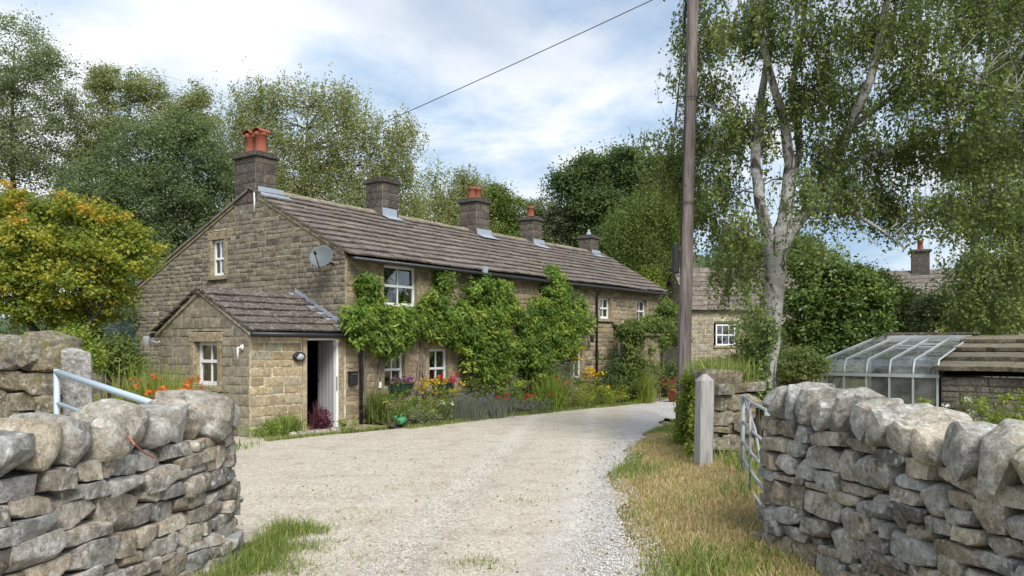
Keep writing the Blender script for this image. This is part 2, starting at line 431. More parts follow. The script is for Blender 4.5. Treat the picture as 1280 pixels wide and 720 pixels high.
m1 = t.n.new("ShaderNodeMixShader"); t.l.new(lw.outputs["Fresnel"], m1.inputs[0]); t.l.new(tr.outputs[0], m1.inputs[1]); t.l.new(gl.outputs[0], m1.inputs[2])
m2 = t.n.new("ShaderNodeMixShader"); t.l.new(t.ramp(t.noise(t.pos, 3, 5, 0.6), [(0.35, 0.08), (0.7, 0.40)]), m2.inputs[0])
t.l.new(m1.outputs[0], m2.inputs[1]); t.l.new(df.outputs[0], m2.inputs[2]); t.l.new(m2.outputs[0], t.out.inputs[0])
M['ghglass'] = t.m

def wood_mat(name, c1, c2, sc=(14, 14, 1.2)):
    t = NT(name); v = t.scalev(t.pos, sc); n = t.noise(v, 1.6, 6, 0.65, 0.4)
    c = t.mix(t.ramp(n, [(0.3, 0.0), (0.7, 1.0)]), c1, c2)
    c = t.mix(t.math('MULTIPLY', t.ramp(t.noise(t.scalev(t.pos, (30, 30, 0.8)), 2.0, 4), [(0.56, 0.0), (0.62, 1.0)]), 0.6), c, tuple(q * 0.3 for q in c1))
    return t.done(c, 0.85, t.bump(n, 0.01, 0.8), 0.2)
M['pole'] = wood_mat('weathered_pole_wood', (0.15, 0.115, 0.105), (0.31, 0.265, 0.25))
M['greywood'] = wood_mat('grey_weathered_oak', (0.24, 0.225, 0.215), (0.40, 0.385, 0.375), (22, 22, 1.5))
M['wood'] = wood_mat('weathered_wood', (0.14, 0.10, 0.065), (0.26, 0.20, 0.14))
M['bark'] = wood_mat('tree_bark', (0.06, 0.05, 0.04), (0.13, 0.11, 0.09), (6, 6, 3))
M['stem'] = wood_mat('climber_stem', (0.15, 0.12, 0.09), (0.27, 0.22, 0.17), (20, 20, 3))
t = NT('birch_bark'); v = t.scalev(t.pos, (3.0, 3.0, 9.0))
n1 = t.noise(v, 1.8, 6, 0.68, 0.7); n2 = t.noise(t.scalev(t.pos, (4, 4, 2.2)), 1.5, 5, 0.7, 0.8)
c = t.mix(t.ramp(n1, [(0.30, 0.0), (0.55, 1.0)]), (0.15, 0.14, 0.125), (0.34, 0.33, 0.31))
c = t.mix(t.ramp(n2, [(0.50, 0.0), (0.58, 1.0)]), c, (0.055, 0.047, 0.04))
M['birch'] = t.done(c, 0.8, t.bump(n2, 0.02, 0.8), 0.25)

# ground surfaces
t = NT('drive_gravel')
v1 = t.voro(t.pos, 42, 'F1', "Color"); sx = t.n.new("ShaderNodeSeparateColor"); t.l.new(v1, sx.inputs[0])
v2 = t.voro(t.pos, 95, 'F1', "Color"); sy = t.n.new("ShaderNodeSeparateColor"); t.l.new(v2, sy.inputs[0])
sp = t.n.new("ShaderNodeSeparateXYZ"); t.l.new(t.pos, sp.inputs[0])
lo = t.noise(t.pos, 0.55, 5, 0.6, 0.5); md = t.noise(t.pos, 3.0, 5, 0.65)
# loose pale stone lies in a strip along the right-hand wheel track
edge = t.math('SUBTRACT', sp.outputs[0], t.math('MULTIPLY', t.math('SUBTRACT', sp.outputs[1], 6.0), 0.19))
strip = t.math('ADD', t.math('MULTIPLY', t.math('SUBTRACT', edge, 0.02), 1.6), t.math('MULTIPLY', t.math('SUBTRACT', lo, 0.5), 2.2))
strip = t.ramp(strip, [(0.0, 0.0), (0.5, 1.0)])
dust = t.ramp(sx.outputs[0], [(0.0, (0.37, 0.33, 0.275)), (0.5, (0.475, 0.43, 0.36)), (1.0, (0.57, 0.52, 0.45))])
pale = t.ramp(sy.outputs[1], [(0.0, (0.27, 0.265, 0.265)), (0.45, (0.43, 0.425, 0.42)), (1.0, (0.60, 0.595, 0.585))])
c = t.mix(strip, dust, pale)
c = t.mix(t.math('MULTIPLY', t.ramp(md, [(0.45, 0.0), (0.7, 1.0)]), 0.4), c, (0.43, 0.365, 0.285))
c = t.mix(t.math('MULTIPLY', t.ramp(t.noise(t.pos, 1.3, 6, 0.7), [(0.5, 0.0), (0.72, 1.0)]), 0.35), c, (0.255, 0.205, 0.15))
tk = t.math('ABSOLUTE', t.math('SUBTRACT', t.math('ABSOLUTE', t.math('ADD', t.math('SUBTRACT', sp.outputs[0], t.math('MULTIPLY', t.math('SUBTRACT', sp.outputs[1], 6.0), 0.11)), 0.25)), 0.72))
trk = t.math('MULTIPLY', t.ramp(t.math('ADD', tk, t.math('MULTIPLY', md, 0.35)), [(0.20, 1.0), (0.46, 0.0)]), 0.6)
c = t.mix(0.22, c, t.mix(1.0, c, (0.82, 0.76, 0.66), 'MULTIPLY'))
c = t.mix(trk, c, (0.53, 0.495, 0.44))
c = t.mix(t.math('MULTIPLY', t.ramp(t.noise(t.pos, 2.2, 7, 0.72), [(0.53, 0.0), (0.66, 1.0)]), 0.6), c, (0.29, 0.245, 0.185))
c = t.mix(0.55, c, t.ramp(t.noise(t.pos, 26, 6, 0.8), [(0.3, 0.15), (0.7, 0.85)]), 'OVERLAY')
h = t.math('ADD', t.voro(t.pos, 55, 'F1'), t.math('MULTIPLY', t.voro(t.pos, 110, 'F1'), 0.6))
h2 = t.math('ADD', t.math('MULTIPLY', lo, 1.0), t.math('MULTIPLY', md, 0.5))
M['gravel'] = t.done(c, 0.95, t.bump(h, 0.008, 0.7, t.bump(h2, 0.05, 0.4)), 0.15)
t = NT('pebble'); M['pebble'] = t.done(t.ramp(t.attr(), [(0.0, (0.30, 0.26, 0.21)), (0.3, (0.44, 0.385, 0.31)), (0.6, (0.40, 0.395, 0.39)), (0.9, (0.58, 0.57, 0.55)), (1.0, (0.66, 0.65, 0.63))]), 0.9, t.bump(t.noise(t.pos, 120, 3), 0.003, 0.6), 0.2)
t = NT('turf_ground'); n = t.noise(t.pos, 1.1, 6, 0.65); n2 = t.noise(t.pos, 14, 5, 0.7)
c = t.mix(t.ramp(n, [(0.4, 0.0), (0.62, 1.0)]), (0.11, 0.115, 0.04), (0.27, 0.215, 0.115))
c = t.mix(t.math('MULTIPLY', t.ramp(n2, [(0.45, 0.0), (0.7, 1.0)]), 0.5), c, (0.10, 0.075, 0.045))
M['turf'] = t.done(c, 0.95, t.bump(n2, 0.03, 0.8), 0.15)
t = NT('bed_soil'); n2 = t.noise(t.pos, 18, 6, 0.7)
M['soil'] = t.done(t.mix(n2, (0.035, 0.026, 0.018), (0.085, 0.065, 0.045)), 0.95, t.bump(n2, 0.03, 0.9), 0.1)
t = NT('hill_woodland'); n = t.noise(t.pos, 0.08, 6, 0.7)
M['hill'] = t.done(t.mix(n, (0.035, 0.055, 0.03), (0.08, 0.10, 0.05)), 0.95)

L = {}
L['birch'] = leaf_mat('birch_leaf', [(0, (0.098, 0.143, 0.037)), (0.5, (0.151, 0.210, 0.054)), (0.85, (0.221, 0.268, 0.075)), (1, (0.386, 0.335, 0.084))])
L['oldbirch'] = leaf_mat('weeping_birch_leaf', [(0, (0.149, 0.174, 0.065)), (0.5, (0.238, 0.261, 0.103)), (0.85, (0.322, 0.332, 0.139)), (1, (0.382, 0.350, 0.149))])
L['willow'] = leaf_mat('willow_leaf', [(0, (0.088, 0.125, 0.059)), (0.5, (0.140, 0.189, 0.086)), (1, (0.206, 0.252, 0.113))])
L['dark'] = leaf_mat('dark_leaf', [(0, (0.059, 0.096, 0.037)), (0.5, (0.097, 0.144, 0.051)), (1, (0.151, 0.199, 0.064))])
L['mid'] = leaf_mat('mid_leaf', [(0, (0.081, 0.120, 0.032)), (0.5, (0.138, 0.187, 0.046)), (1, (0.219, 0.261, 0.063))])
L['greywillow'] = leaf_mat('grey_green_leaf', [(0, (0.120, 0.157, 0.083)), (0.5, (0.185, 0.231, 0.120)), (1, (0.276, 0.305, 0.166))])
L['maple'] = leaf_mat('maple_leaf', [(0, (0.114, 0.161, 0.029)), (0.45, (0.228, 0.272, 0.043)), (0.8, (0.376, 0.371, 0.054)), (1, (0.502, 0.358, 0.054))])
L['mapletip'] = leaf_mat('maple_tip_leaf', [(0, (0.34, 0.29, 0.045)), (0.6, (0.50, 0.33, 0.05)), (1, (0.52, 0.22, 0.05))])
L['wist'] = leaf_mat('wisteria_leaf', [(0, (0.081, 0.139, 0.029)), (0.4, (0.154, 0.243, 0.045)), (0.75, (0.265, 0.361, 0.060)), (0.93, (0.442, 0.457, 0.093)), (1, (0.620, 0.471, 0.093))])
L['lime'] = leaf_mat('lime_leaf', [(0, (0.14, 0.20, 0.03)), (0.6, (0.23, 0.29, 0.045)), (1, (0.33, 0.34, 0.07))])
L['laurel'] = leaf_mat('laurel_leaf', [(0, (0.052, 0.098, 0.023)), (0.5, (0.098, 0.156, 0.031)), (1, (0.182, 0.240, 0.046))], 0.25, 0.4, 0.4)
L['silver'] = leaf_mat('lavender_leaf', [(0, (0.12, 0.145, 0.10)), (0.6, (0.19, 0.21, 0.16)), (1, (0.25, 0.245, 0.25))])
L['spruce'] = leaf_mat('blue_spruce_needle', [(0, (0.07, 0.11, 0.11)), (1, (0.17, 0.22, 0.23))])
L['purple'] = leaf_mat('purple_leaf', [(0, (0.06, 0.02, 0.03)), (1, (0.20, 0.06, 0.10))])
L['rust'] = leaf_mat('rusty_hedge_leaf', [(0, (0.10, 0.05, 0.02)), (0.6, (0.20, 0.11, 0.035)), (1, (0.24, 0.20, 0.05))])
L['varieg'] = leaf_mat('variegated_leaf', [(0, (0.12, 0.19, 0.05)), (0.5, (0.30, 0.36, 0.12)), (1, (0.48, 0.50, 0.24))])
L['straw'] = leaf_mat('straw_grass', [(0, (0.34, 0.25, 0.12)), (0.5, (0.50, 0.385, 0.20)), (0.92, (0.62, 0.50, 0.29)), (1, (0.30, 0.29, 0.09))], 0.3, 0.7)
L['grass'] = leaf_mat('green_grass', [(0, (0.10, 0.15, 0.03)), (0.5, (0.18, 0.25, 0.055)), (0.82, (0.29, 0.33, 0.09)), (1, (0.50, 0.42, 0.20))], 0.35, 0.6)
for k, c in dict(f_yellow=(0.70, 0.47, 0.02), f_orange=(0.72, 0.16, 0.03), f_pink=(0.70, 0.035, 0.13), f_red=(0.55, 0.02, 0.02), f_purple=(0.36, 0.10, 0.36), f_white=(0.75, 0.74, 0.7), f_lav=(0.26, 0.24, 0.36)).items():
    L[k] = leaf_mat(k.replace('f_', 'petal_'), [(0, tuple(q * 0.75 for q in c)), (1, c)], 0.35, 0.6)

# ------------------------------------------------------------------ ground and drive
def interp(tab, v):
    if v <= tab[0][0]: return tab[0][1]
    for (a, p), (b, q) in zip(tab, tab[1:]):
        if v <= b: return p + (q - p) * (v - a) / (b - a)
    return tab[-1][1]

def grid_mesh(name, xs, ys, zf, mat):
    V = np.array([(x, y, zf(x, y)) for y in ys for x in xs]); nx = len(xs)
    F = np.array([(j * nx + i, j * nx + i + 1, (j + 1) * nx + i + 1, (j + 1) * nx + i)
                  for j in range(len(ys) - 1) for i in range(nx - 1)])
    return np_mesh(name, V, F, np.zeros(len(V)), mat, True)
gx = [-600, -200, -90, -60, -40, -30, -24] + [x * 0.5 for x in range(-40, 45)] + [24, 30, 40, 60, 90, 200, 600]
gy = [-300, -60, -20, -8, -4, -2] + [y * 0.5 for y in range(-2, 72)] + [38, 42, 50, 60, 90, 150, 300, 900]
tag(link('ground', grid_mesh('ground', gx, gy, lambda x, y: ground_z(x, y) - 0.03, M['turf'])), 'rough turf and earth under the whole place', 'ground', None, 'structure')

DR_R = [(-6, 0.4), (3, 0.62), (5.84, 0.93), (8.06, 1.12), (9.94, 1.22), (12.06, 1.68), (14, 2.15), (16.2, 2.85), (19.5, 3.8), (23.5, 5.2), (27, 7.2), (31, 12), (34, 20)]
DR_L = [(-6, -2.4), (5.2, -2.15), (6.2, -2.05), (6.75, -2.2), (7.4, -6.5), (13.8, -6.5), (15.15, -5.6), (15.5, -4.6), (15.75, -3.3), (17.8, -1.45), (21.7, 1.3), (25.3, 3.85), (28, 5.6), (31, 7.5), (34, 9)]
ys = [-6 + 0.25 * i for i in range(161)]
V, F = [], []; NC = 28
for y in ys:
    wob = 0.07 * math.sin(y * 2.3) + 0.05 * math.sin(y * 5.1 + 1)
    a, b = interp(DR_L, y), interp(DR_R, y) + wob
    for i in range(NC + 1):
        x = a + (b - a) * i / NC
        rut = 0.02 * math.exp(-((x - (-0.9 + 0.12 * (y - 6))) / 0.3) ** 2) + 0.02 * math.exp(-((x - (0.65 + 0.13 * (y - 6))) / 0.3) ** 2)
        V.append((x, y, ground_z(x, y) + 0.012 - rut * 0.5))
for j in range(len(ys) - 1):
    for i in range(NC):
        k = j * (NC + 1) + i; F.append((k, k + 1, k + NC + 2, k + NC + 1))
tag(link('gravel_drive', np_mesh('gravel_drive', np.array(V), np.array(F), np.zeros(len(V)), M['gravel'], True)), 'pale dusty gravel drive running from the gateway past the cottages', 'drive', None, 'structure')

hv = MB(); xs = list(range(-200, 361, 20)); 
for k, x in enumerate(xs):
    hh = 28 + 10 * math.sin(x * 0.013 + 0.6) + 6 * math.sin(x * 0.037)
    hv.v += [(x, 260, -2), (x, 290, hh * 0.7), (x, 340, hh)]; hv.r += [0, 0, 0]
    if k: b = 3 * k; hv.f += [(b - 3, b, b + 1, b - 2), (b - 2, b + 1, b + 2, b - 1)]
tag(hv.build('hill', M['hill'], None, True), 'low wooded hill far beyond the houses', 'hill', None, 'structure')

# ------------------------------------------------------------------ masonry
def unit_block(seed):
    """rock-faced block: x and z in -.5..+.5, face near y=-1, tail at y=0"""
    r = random.Random(seed); m = MB(); nx, nz = 4, 3
    def jit(a): return r.uniform(-a, a)
    xs_, zs_ = [-0.5, -0.465, -0.12 + jit(.1), 0.2 + jit(.1), 0.465, 0.5], [-0.5, -0.42, 0.0 + jit(.1), 0.42, 0.5]
    V = []; cj = [(jit(.02), jit(.05)) for _ in range(4)]
    for iz, z in enumerate(zs_):
        for ix, x in enumerate(xs_):
            edge = ix in (0, 5) or iz in (0, 4)
            y = -0.80 if edge else -1.0 + jit(0.07)
            V.append((x + jit(.006), y, z + jit(.012)))
    F = []
    for iz in range(4):
        for ix in range(5):
            a = iz * 6 + ix; F.append((a, a + 1, a + 7, a + 6))
    ring = [0, 1, 2, 3, 4, 5, 11, 17, 23, 29, 28, 27, 26, 25, 24, 18, 12, 6]
    b = len(V)
    V += [(V[i][0], 0.0, V[i][2]) for i in ring]
    n = len(ring)
    for k in range(n): F.append((ring[(k + 1) % n], ring[k], b + k, b + (k + 1) % n))
    m.add(V, F); return m
BLOCKS = {}
def block_meshes(matname):
    if matname not in BLOCKS:
        BLOCKS[matname] = [unit_block(s).mesh('stone', M[matname], True) for s in range(7)]
    return BLOCKS[matname]

def free_runs(u0, u1, holes):
    runs = [(u0, u1)]
    for a, b in holes:
        nr = []
        for p, q in runs:
            if b <= p or a >= q: nr.append((p, q)); continue
            if a > p: nr.append((p, a))
            if b < q: nr.append((b, q))
        runs = nr
    return runs

def lay_stones(u0, u1, z0, z1, holes, hr, wr, rng, span=None, joint=0.013, quoin=None):
    """coursed rubble: returns (uc, zc, w, h); holes = (ua, ub, za, zb); span(z) -> (u lo, u hi)"""
    out = []; z = z0; n = 0
    while z < z1 - 0.05:
        h = rng.uniform(*hr)
        if z + h > z1 - 0.06: h = z1 - z
        a, b = u0, u1
        if span:
            a2, b2 = span(z + h); a3, b3 = span(z); a, b = max(a, a2, a3), min(b, b2, b3)
        hs = [(p, q) for p, q, c, d in holes if min(d, z + h) - max(c, z) > 0.03]
        for p, q in free_runs(a, b, hs):
            if q - p < 0.05: continue
            u = p; first = True
            while u < q - 0.02:
                w = rng.uniform(*wr) * (0.7 + 1.6 * (h - hr[0]) / (hr[1] - hr[0] + 1e-6) * 0.4)
                if quoin and (first and abs(p - u0) < 1e-6): w = quoin[n % 2]
                if u + w > q - wr[0] * 0.7: w = q - u
                if quoin and abs(u + w - q) < 1e-6 and abs(q - u1) < 1e-6 and w > quoin[n % 2] + .15: w -= quoin[n % 2]
                out.append((u + w / 2, z + h / 2, w - joint * rng.uniform(.7, 1.4), h - joint * rng.uniform(.7, 1.4)))
                u += w; first = False
        z += h; n += 1
    return out

def masonry(name, parent, loc, rotz, u0, u1, z0, z1, holes, hr, wr, seed, stone_mat_, mortar, span=None, depth=0.12, limit=295, near=None, quoin=None, joint=0.013):
    rng = random.Random(seed)
    mb = MB(); z = z0; dz = 0.06
    while z < z1 - 1e-6:
        zt = min(z1, z + dz); zm = (z + zt) / 2
        a, b = u0, u1
        if span: a2, b2 = span(zm); a, b = max(a, a2), min(b, b2)
        if b > a:
            for p, q in free_runs(a, b, [(h[0], h[1]) for h in holes if h[2] < zm < h[3]]):
                mb.box(p, q, -0.010, depth, z, zt)
        z = zt
    wall = mb.build(name, M[mortar], parent, False, loc, (0, 0, rotz))
    st = lay_stones(u0, u1, z0, z1, holes, hr, wr, rng, span, joint, quoin)
    if near: st.sort(key=lambda s: near(s[0], s[1]))
    bm = block_meshes(stone_mat_)
    st = [(uc + rng.uniform(-.008, .008), zc + rng.uniform(-.009, .009), w * rng.uniform(.94, 1.0), h * rng.uniform(.92, 1.0)) for uc, zc, w, h in st]
    for uc, zc, w, h in st[:limit]:
        link('stone', rng.choice(bm), wall, (uc, 0.0, zc), None, (w, 0.013 + rng.uniform(0, 0.014), h))
    if len(st) > limit:
        rest = MB()
        for uc, zc, w, h in st[limit:]:
            ub = bm[rng.randrange(7)]; rest.cur = rng.random(); d = 0.013 + rng.uniform(0, 0.014)
            rest.add([(uc + v.co.x * w, v.co.y * d, zc + v.co.z * h) for v in ub.vertices], [tuple(p.vertices) for p in ub.polygons])
        o = rest.build('stones_further_off', M[stone_mat_], wall, True); o["kind"] = "stuff"
    return wall

def window(parent, loc, rotz, u0, u1, z0, z1, recess=0.08, lights=(2, 2), surround=True, sill=True, fw=0.055, mat='white', lintel_h=0.17, split=0.5):
    f = MB(); y0, y1 = recess, recess + 0.06
    f.box(u0, u0 + fw, y0, y1, z0, z1); f.box(u1 - fw, u1, y0, y1, z0, z1)
    f.box(u0 + fw, u1 - fw, y0 + .002, y1, z0, z0 + fw * 1.3); f.box(u0 + fw, u1 - fw, y0 + .002, y1, z1 - fw, z1)
    zs_ = z0 + (z1 - z0) * split
    if lights[1] > 1: f.box(u0 + fw, u1 - fw, y0 - .012, y1, zs_ - fw * .5, zs_ + fw * .5)
    um = [u0 + (u1 - u0) * k / lights[0] for k in range(1, lights[0])]
    for u in um:
        f.box(u - .014, u + .014, y0 + .006, y1, z0 + fw * 1.3, zs_ - fw * .5 if lights[1] > 1 else z1 - fw)
        if lights[1] > 1: f.box(u - .014, u + .014, y0 + .006, y1, zs_ + fw * .5, z1 - fw)
    w = f.build('window', M[mat], parent, False, loc, (0, 0, rotz))
    us = [u0 + fw] + um + [u1 - fw]; zr = [(z0 + fw, zs_), (zs_, z1 - fw)] if lights[1] > 1 else [(z0 + fw, z1 - fw)]
    for a, b in zip(us, us[1:]):
        for c, d in zr:
            p = MB(); yy = y0 + .03
            p.quad((a, yy, c), (b, yy + R.uniform(-.004, .004), c), (b, yy + R.uniform(-.006, .006), d), (a, yy, d)); p.build('pane', M['glass'], w)
    MB().box(u0 - .05, u1 + .05, y1 + .25, y1 + .27, z0 - .05, z1 + .05).build('room_shade_sheet', M['dark'], w)  # added black sheet behind the glass, painting in the unlit room
    cw_ = (u1 - u0) * .2
    for (ca, cb) in ((u0 + fw * .5, u0 + cw_), (u1 - cw_, u1 - fw * .5)):
        cm = MB(); K = 8
        for i in range(K):
            xa, xb = ca + (cb - ca) * i / K, ca + (cb - ca) * (i + 1) / K
            cm.quad((xa, y1 + .06 + .025 * (i % 2), z0), (xb, y1 + .06 + .025 * ((i + 1) % 2), z0), (xb, y1 + .06 + .025 * ((i + 1) % 2), z1), (xa, y1 + .06 + .025 * (i % 2), z1))
        cm.build('curtain', M['curtain'], w)
    if surround:
        MB().bbox(u0 - .18, u1 + .18, -.034, recess + .07, z1 + .002, z1 + lintel_h, .012).build('lintel', M['dressed'], w)
        MB().bbox(u0 - .13, u0 - .001, -.034, recess + .07, z0, z1 - .001, .01).build('jamb', M['dressed'], w)
        MB().bbox(u1 + .001, u1 + .13, -.034, recess + .07, z0, z1 - .001, .01).build('jamb', M['dressed'], w)
    if sill:
        MB().bbox(u0 - .15, u1 + .15, -.085, recess + .07, z0 - .11, z0 - .003, .012).build('sill', M['dressed'], w)
    return w

def hole(u0, u1, z0, z1, lintel_h=0.17): return (u0 - .135, u1 + .135, z0 - .11, z1 + lintel_h)

# ------------------------------------------------------------------ cottage row
HROT = math.atan2(0.807, 0.590)
HX, HY = -3.536, 17.0
house = empty('cottage_row', (HX, HY, 0.0), HROT)
tag(house, 'long low row of stone cottages with slate roof, five chimneys and small gabled porch', 'cottage')
HL = 15.2; HD = 8.4; WT = 3.68
def ridge_s(t): return 3.3 - 0.05 * t
def ridge_z(t): return 5.36 - 0.014 * t - 0.05 * math.sin(math.pi * min(1, max(0, t / HL)))
def h2w(x, y, z): 
    c, s = math.cos(HROT), math.sin(HROT)
    return Vector((HX + c * x - s * y, HY + s * x + c * y, z))
def near_cam(loc, rotz):
    def fn(u, z):
        x = loc[0] + u * math.cos(rotz); y = loc[1] + u * math.sin(rotz)
        w = h2w(x, y, z); return w.x ** 2 + w.y ** 2
    return fn
# front windows and doors (u = metres from the near corner)
FW = [(1.11, 2.2, 2.55, 3.46), (1.13, 1.78, .66, 1.54), (2.62, 3.32, .62, 1.56), (10.75, 11.45, 2.5, 3.17), (13.3, 14.05, 2.45, 3.2),
      (9.02, 9.66, .62, 1.62), (8.25, 8.85, 2.6, 3.3)]
DOORS = [(5.95, 6.85, -.2, 1.75)]
holes = [hole(*w) for w in FW] + [(d[0] - .14, d[1] + .14, -.3, d[3] + .17) for d in DOORS] + [(11.65, 12.78, -.4, 1.98)]
masonry('front_wall', house, (0, 0, 0), 0, 0, HL, -.4, WT - .03, holes, (.105, .175), (.2, .46), 11, 'front', 'mortar', None, .12, 295, near_cam((0, 0), 0), (.5, .28))
for w in FW: window(house, (0, 0, 0), 0, *w, lights=(2, 2) if w[1] - w[0] > .6 else (1, 2))
# gable wall facing the gateway (u = -depth)
def gtop(s): return min(WT - .05 + .506 * s, 5.28 - (s - 3.3) * .418)
def gspan(z):
    if z <= 3.2: return (-HD, 0)
    lo = -(3.3 + (5.28 - z) / .418); hi = -max(0.0, (z - WT + .05) / .506)
    return (max(-HD, lo), hi)
GW = (-4.81, -4.31, 3.36, 4.24)
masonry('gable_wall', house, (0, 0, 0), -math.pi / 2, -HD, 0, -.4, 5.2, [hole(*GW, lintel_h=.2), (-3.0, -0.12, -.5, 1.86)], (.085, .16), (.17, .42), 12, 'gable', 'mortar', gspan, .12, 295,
        lambda u, z: (0 if z > 1.2 else 50) + abs(u + 3), (.5, .3))
window(house, (0, 0, 0), -math.pi / 2, *GW, recess=.05, lights=(2, 2), lintel_h=.2, split=.48)
# unseen walls
MB().box(HL - .3, HL, .13, 6.3, -.4, 3.6).box(.15, HL - .31, HD - .3, HD - .05, -.4, 3.0).build('back_wall', M['gable'], house)
mb = MB(); mb.add([(HL - .3, .13, 3.6), (HL, .13, 3.6), (HL, ridge_s(HL), ridge_z(HL) - .12), (HL - .3, ridge_s(HL), ridge_z(HL) - .12), (HL - .3, 6.3, 3.6), (HL, 6.3, 3.6)],
                  [(0, 3, 4), (1, 5, 2), (0, 1, 2, 3), (3, 2, 5, 4)]); mb.build('far_gable', M['gable'], house)

# --- roof
rf = MB()
N = 16
for k in range(N + 1):
    t_ = -.03 + (HL + .06) * k / N
    rf.v += [(t_, -.2, WT - .17), (t_, ridge_s(t_), ridge_z(t_) - .06), (t_, HD + .15, 3.12)]; rf.r += [0, 0, 0]
    if k: b = 3 * k; rf.f += [(b - 3, b, b + 1, b - 2), (b - 2, b + 1, b + 2, b - 1)]
roof = rf.build('roof', M['underlay'], house)
def unit_slate(seed, mat, thick):
    """x -.5..+.5, y 0..1 up the slope, tail edge a little ragged"""
    r = random.Random(seed); m = MB(); n = 4; V = []
    for k in range(n + 1):
        x = -.5 + k / n; j = r.uniform(-.035, .035); q = r.uniform(-.12, .12)
        V += [(x, j, 0), (x, j - .012, thick * (1 + q)), (x, 1, thick), (x, 1, 0)]
    F = []
    for k in range(n):
        a = 4 * k
        for i in range(4): F.append((a + i, a + (i + 1) % 4, a + 4 + (i + 1) % 4, a + 4 + i)[::-1])
    F += [(0, 1, 2, 3)[::-1], tuple(4 * n + i for i in (0, 1, 2, 3))]
    m.add(V, F); return m.mesh('slate', mat)
def slate_field(parent, x0, x1, eave, ridge, ncourse, wmean, meshes, thick, rng, lift=1.0):
    """eave(x), ridge(x) -> Vector on the roof plane; slates lapped course over course"""
    for c in range(ncourse):
        x = x0 - rng.uniform(0, .25) ; q0 = c / ncourse; q1 = (c + 1) / ncourse
        while x < x1 - .02:
            w = rng.uniform(.55, 1.5) * wmean
            a, b = max(x, x0), min(x + w, x1)
            if x1 - b < wmean * .35: b = x1
            if b - a < .05: x = b; continue
            xm = (a + b) / 2; E, T = eave(xm), ridge(xm)
            p0, p1 = E.lerp(T, q0), E.lerp(T, min(1.0, q1))
            up = (T - E).normalized(); ex = (eave(b) - eave(a)).normalized()
            nn = ex.cross(up).normalized()
            ln = (p1 - p0).length * 1.22
            tail = thick * lift
            up2 = (up * ln - nn * tail).normalized(); n2 = ex.cross(up2).normalized()
            rot = rng.uniform(-.007, .007)
            ex2 = (ex + up2 * rot).normalized(); up3 = n2.cross(ex2)
            o = p0 + nn * (tail + rng.uniform(0, .012)) - up * (rng.uniform(0, .012) if rng.random() > .03 else .04)
            mtx = Matrix(((ex2.x * (b - a - .008), up3.x * ln, n2.x, o.x), (ex2.y * (b - a - .008), up3.y * ln, n2.y, o.y), (ex2.z * (b - a - .008), up3.z * ln, n2.z, o.z), (0, 0, 0, 1)))
            ob = link('slate', rng.choice(meshes), parent); ob.matrix_basis = mtx
            x = b
rng = random.Random(21)
slates = [unit_slate(s, M['slate'], .036) for s in range(8)]
slate_field(roof, -.08, HL + .06, lambda x: Vector((x, -.24, WT - .16 + .012 * math.sin(x * 1.3))), lambda x: Vector((x, ridge_s(x) - .02, ridge_z(x) - .02)), 11, .62, slates, .052, rng)
bk = MB(); bk.add([(-.08, 3.3, 5.36), (HL + .06, ridge_s(HL), ridge_z(HL)), (HL + .06, HD + .2, 3.17), (-.08, HD + .2, 3.17),
                   (-.08, 3.3, 5.30), (HL + .06, ridge_s(HL), ridge_z(HL) - .06), (HL + .06, HD + .2, 3.11), (-.08, HD + .2, 3.11)],
                  [(0, 1, 2, 3), (7, 6, 5, 4), (0, 3, 7, 4), (2, 6, 7, 3), (1, 5, 6, 2)])
bk.build('back_roof_slope', M['slate'], house)
x = .5
rs = [MB().add([(-.5, -.17, -.085), (-.5, 0, .035), (-.5, .17, -.075), (.5, -.17, -.09), (.5, 0, .03), (.5, .17, -.075), (-.5, -.15, -.11), (.5, -.15, -.115), (-.5, .15, -.1), (.5, .15, -.1)],
               [(0, 3, 4, 1), (1, 4, 5, 2), (0, 1, 2, 8, 6), (3, 7, 9, 5, 4), (0, 6, 7, 3), (2, 5, 9, 8)]).mesh('ridge_stone', M['ridge']) for _ in range(2)]
while x < HL:
    w = rng.uniform(.5, .7)
    link('ridge_stone', rs[0], roof, (x + w / 2, ridge_s(x + w / 2), ridge_z(x + w / 2) + .045 + rng.uniform(-.01, .012)), (0, rng.uniform(-.01, .03), -.05), (w - .015, 1, 1))
    x += w
# stone verge kneelers with pale mortar along the gable
for (s0, s1) in [(0.0, 3.0), (3.9, 8.3)]:
    s = s0
    while s < s1:
        e = min(s1, s + rng.uniform(.25, .45)); za, zb = gtop(s) + .015, gtop(e) + .015
        MB().add([(-.045, s, za - .06), (-.045, e, zb - .06), (-.045, e, zb + .045), (-.045, s, za + .045), (.1, s, za - .06), (.1, e, zb - .06), (.1, e, zb + .045), (.1, s, za + .045)],
               [(0, 3, 2, 1), (3, 7, 6, 2), (4, 5, 6, 7), (0, 1, 5, 4), (0, 4, 7, 3), (1, 2, 6, 5)]).build('verge_stone', M['dressed'], house); s = e + .01

# --- gutters and pipes
def gutter(pts, name='gutter', r=.055): return MB().tube(pts, r, 8).build(name, M['black'], house, True)
gutter([(-.05, -.30, WT - .20), (HL * .5, -.30, WT - .23), (HL + .05, -.30, WT - .20)], r=.048)
MB().box(-.02, HL, -.215, -.19, WT - .235, WT - .14).build('fascia', M['black'], house)
gutter([(.36, -.12, 1.88), (.36, -.09, 1.7), (.36, -.09, -.15)], 'downpipe', .037)
gutter([(10.45, -.28, WT - .26), (10.45, -.08, WT - .5), (10.45, -.08, -.2)], 'downpipe', .035)
gutter([(14.95, -.28, WT - .26), (14.95, -.08, WT - .5), (14.95, -.08, -.2)], 'downpipe', .035)
MB().box(4.34, 4.5, -.33, -.26, WT - .27, WT - .02).build('gutter_bracket', M['lead'], house)

